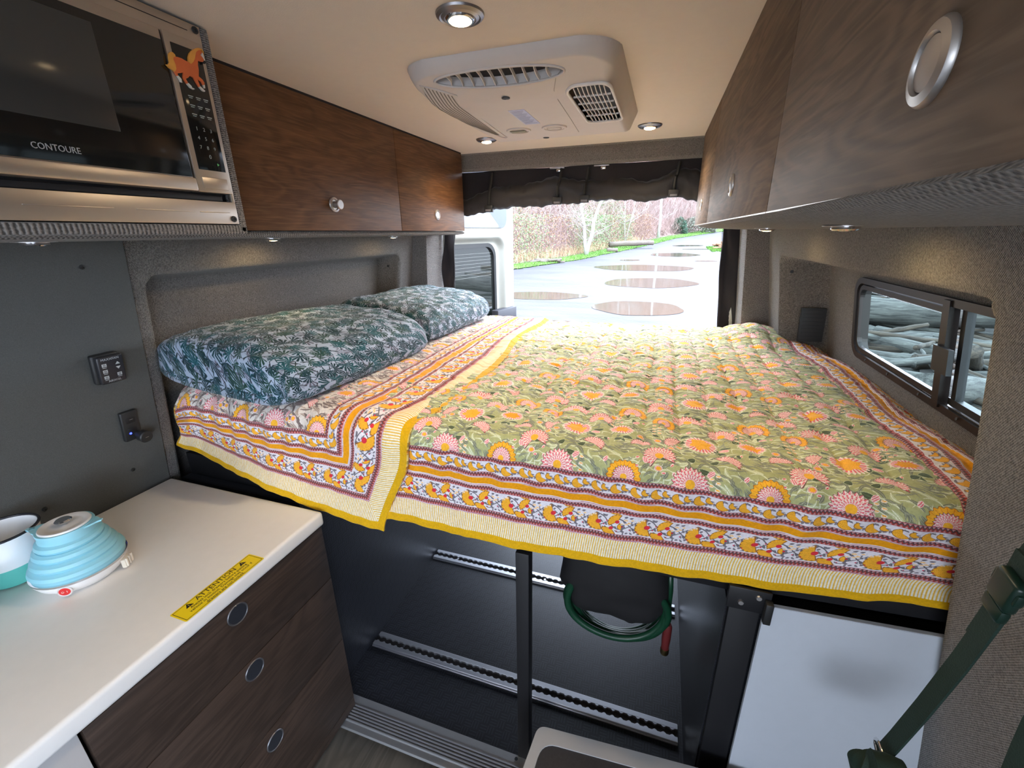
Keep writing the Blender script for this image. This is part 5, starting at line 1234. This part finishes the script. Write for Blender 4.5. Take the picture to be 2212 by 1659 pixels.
# px (1263,525) at about 40 m
birch(-6.3, 38.5, [([(0, 0, 0), (-.15, 0, 1.2), (-.25, 0, 2.4), (-.55, .1, 3.6), (-.62, .1, 5.5), (-.8, .1, 8)], .17), ([(0, 0, 0), (.15, 0, .8), (.48, -.1, 1.8), (.55, -.1, 2.8), (.95, -.1, 4.0), (1.6, 0, 5.2), (2.3, 0, 6.5)], .18)], 'twin-trunked white birch tree leaning apart behind the grass verge', 4, 22, 3.2)
birch(-.9, 62, [([(0, 0, .4), (.1, 0, 2.5), (0, 0, 5), (.1, 0, 8)], .20)], 'single slim white birch trunk deeper in the thicket', 9, 8, 2.5)
birch(-4.2, 52, [([(0, 0, .2), (-.2, 0, 2.5), (-.3, 0, 5), (-.2, 0, 8)], .06), ([(0, 0, .2), (.4, 0, 2.5), (.9, 0, 5), (1.2, 0, 8)], .045)], 'thin pale tree with spreading branches right of the twin birch', 12, 22, 3.0)
def bush(x, y, r_, h, m, label, n, sz, seed):
    g = np.random.default_rng(seed); u_ = g.normal(size=(n, 3)); u_ /= np.linalg.norm(u_, axis=1, keepdims=True); u_[:, 2] = np.abs(u_[:, 2]); rr = (.55+.45*g.random(n)**.5)[:, None]
    P = u_*rr*[r_, r_, h]+[x, y, float(terr(x, y))]; o = leaves('bush', P, sz, m, seed); tag(o, label, 'bush')
DG_ = mat('dark_evergreen_leaves', (.055, .11, .07), .7, noise=.3, nscale=1); GG_ = mat('grey_green_leaves', (.16, .17, .13), .8, noise=.3, nscale=1)
bush(1.9, 76, 1.3, 2.6, DG_, 'small dark evergreen bush on the verge far down the track', 1500, .14, 1)
bush(4.6, 80, 3.2, 2.4, GG_, 'grey-green low shrub right of the dark evergreen bush', 2600, .16, 2)
# logs on the verge
LOGM = wood('weathered_log', (.10, .075, .06), (.16, .13, .11), (.27, .24, .21), ax='x', sc=1.0, rough=.9)
def log(x, y, z, L, r_, rz, rx, label, group, seed, m=LOGM, name='log', n=12):
    g = random.Random(seed); P = []; R = []
    for i in range(9):
        t = i/8-.5; P.append((t*L, g.uniform(-.04, .04)*L*.3, g.uniform(-.03, .03)*L*.2)); R.append(r_*(1+g.uniform(-.12, .12))*(1-.25*(t+.5)))
    vs, fs = tube_vf(P, R, n); vs = [tuple(c*(1+g.uniform(-.02, .02)) if k else c for k, c in enumerate(v)) for v in vs]
    o = newmesh(name, vs, fs, m, None, True); o.location = (x, y, z); o.rotation_euler = (0, rx, rz); tag(o, label, 'log', group); return o
log(-3.3, 48.5, .35, 4.6, .30, .35, -.03, 'large grey log lying on the verge right of the twin birch', 'logs on the verge', 3)
log(-4.6, 43.0, -.10, 1.0, .22, .2, 0, 'short pale stump-like log on the verge left of the large log', 'logs on the verge', 4)
for k in range(7):
    log(-8.6+k*.28+rng.uniform(-.1, .1), 30.6+rng.uniform(-.3, .3)+k*.1, -.42+.06*(k % 3), 1.5-.1*k, .07+.02*(k % 2), rng.uniform(-.3, .6), rng.uniform(-.08, .08), 'weathered stick in the small woodpile on the verge by the dry grass', 'sticks of the left woodpile', 20+k, name='stick', n=8)
for k in range(8):
    log(4.9+k*.12+rng.uniform(-.1, .1), 47.2+rng.uniform(-.4, .4), -.02+.13*(k % 4), 1.3, .09, rng.uniform(-.2, .7), rng.uniform(-.3, .2), 'brown stick in the woodpile right of the track', 'sticks of the right woodpile', 40+k, mat('brown_bark', (.25, .14, .08), .9, noise=.4, nscale=8), name='stick', n=8)
o = blades('verge_grass', np.column_stack([(xx := rng.uniform(4.0, 12, 6000)), (yy := rng.uniform(42, 49, 6000)+xx*.3), terr(xx, yy)]), .16, .05, GRASS); tag(o, 'green grass patch under the woodpile right of the track', 'grass', kind='stuff')
# puddles
pm, pt_, pb = nt('muddy_puddle_water'); pb.inputs['Base Color'].default_value = (.085, .068, .050, 1); pb.inputs['Roughness'].default_value = .06
pn = pt_.nodes.new('ShaderNodeTexNoise'); pn.inputs['Scale'].default_value = 6; pv, _ = obj_xyz(pt_); pt_.links.new(pv, pn.inputs['Vector']); bumpn(pt_, pb, pn.outputs['Fac'], .05, .01)
PD = [((-4.2, 15.2), 1.75, 1.0, 'brown puddle nearest the open door on the left of the track'), ((-.45, 20.2), 1.85, 2.0, 'oval brown puddle in the middle of the track'), ((-.6, 13.3), 1.25, 1.35, 'nearest round brown puddle just beyond the bed'), ((-1.1, 27.9), 2.85, 2.1, 'long wide brown puddle across the track'), ((.85, 39.8), 2.0, 2.1, 'brown puddle far down the track'), ((-2.3, 34.0), .75, .6, 'very small puddle on the left far part of the track'), ((2.4, 52.5), 1.6, 1.2, 'thin distant puddle before the right woodpile'), ((3.2, 47), 1.5, .6, 'narrow puddle strip left of the right woodpile'), ((2.8, 33.5), .7, .5, 'tiny puddle at the right of the track'), ((-2.4, 10.6), .9, .18, 'thin dark water line just behind the bed foot')]
for k, ((x, y), a, b, lab) in enumerate(PD):
    pts = []; zp = float(terr(x, y)); 
    for i in range(90):
        t = 2*math.pi*i/90; q = 1+.05*math.sin(2*t+k)+.03*math.sin(5*t+2*k)+.05*float(fbm(np.array(3+2.2*math.cos(t)), np.array(5+k*7+2.2*math.sin(t)), 4, 60+k)); yy_ = b*q*math.sin(t)
        xx_ = x+a*q*math.cos(t); yk = y+yy_; pts.append((xx_, yk, float(terr(xx_, yk))+.008))
    o = newmesh('puddle', pts+[(x, y, float(terr(x, y))+.008)], [(i, (i+1) % 90, 90) for i in range(90)], pm); tag(o, lab, 'puddle', 'puddles on the gravel track')
# driftwood on the beach to the right, seen through the side window
struct(newmesh('beach', [(2.2, -2, -.64), (30, -2, 1.5), (34, 34, 1.6), (3.0, 24, -.64)], [(0, 1, 2, 3)], mat('pebble_beach', (.014, .012, .01), .9, noise=.5, nscale=9)))
def drift(name, lo, hi):
    m, t, b = nt(name); v, _ = obj_xyz(t); mp = t.nodes.new('ShaderNodeMapping'); mp.inputs['Scale'].default_value = (.9, 9, 9); t.links.new(v, mp.inputs[0])
    n = t.nodes.new('ShaderNodeTexNoise'); n.inputs['Scale'].default_value = 2.2; n.inputs['Detail'].default_value = 8; n.inputs['Roughness'].default_value = .7; n.inputs['Distortion'].default_value = .6; t.links.new(mp.outputs[0], n.inputs['Vector'])
    r_ = t.nodes.new('ShaderNodeValToRGB'); t.links.new(n.outputs['Fac'], r_.inputs[0]); e = r_.color_ramp.elements; e[0].position = .36; e[0].color = (*lo, 1); e[1].position = .66; e[1].color = (*hi, 1)
    t.links.new(r_.outputs[0], b.inputs['Base Color']); b.inputs['Roughness'].default_value = .9; bumpn(t, b, n.outputs['Fac'], .8, .02); return m
DW_ = drift('silver_driftwood', (.008, .008, .007), (.078, .080, .070)); DW2 = drift('brown_driftwood', (.006, .004, .0025), (.055, .042, .027))
g = random.Random(5)
big = [(3.35, 5.75, -.18, 2.4, .16, .75, .16, 'thick silver driftwood log slanting across the lower half of the open pane', DW_), (5.1, 9.2, .12, 5.2, .26, -.55, -.06, 'largest grey driftwood log across the top of the open pane', DW_),
       (3.6, 8.2, -.25, 3.4, .12, -.75, .02, 'slim pale driftwood log behind the frosted sliding pane', DW_), (3.9, 6.9, -.15, .55, .09, .9, .65, 'short sawn pale block of driftwood standing among the logs', DW2)]
for k, (x, y, z, L, r_, rz, rx, lab, m_) in enumerate(big): log(x, y, z, L, r_, rz, rx, lab, None, 100+k, m_, 'driftwood_log', 16)
def dlab(L, r_, x, y):
    t = '%s %s %s driftwood log %s the heap seen through the %s' % ('long' if L > 2.7 else 'short' if L < 1.7 else 'mid-length', 'thick' if r_ > .09 else 'slim', 'silver-grey' if dm is DW_ else 'brown', 'near in' if x < 4 else 'far up' if x > 6.5 else 'halfway up', 'sliding pane' if y/x > 2.05 else 'open pane')
    return t, 'driftwood logs: '+t
for k in range(130):
    x = 2.6+8.0*g.random()**1.4; y = x*g.uniform(1.3, 2.9); zb = -.64+(x-2.4)*.076
    dm = DW_ if g.random() < .7 else DW2
    L = g.uniform(1.0, 3.6); r_ = g.uniform(.035, .12)*(.5+x*.1)
    log(x, y, zb+r_*.7+g.uniform(0, .35), L, r_, g.uniform(-1.3, .3), g.uniform(-.15, .15), *dlab(L, r_, x, y), 200+k, dm, 'driftwood_log', 12)
for k in range(60):
    x = g.uniform(2.6, 6); y = x*g.uniform(1.3, 2.8); zb = -.64+(x-2.4)*.076
    log(x, y, zb+g.uniform(.05, .45), g.uniform(.4, 1.3), g.uniform(.02, .06), g.uniform(-3, 3), g.uniform(-.3, .3), 'small driftwood stick scattered between the big logs', 'driftwood sticks', 400+k, DW2 if g.random() < .6 else DW_, 'driftwood_stick', 8)
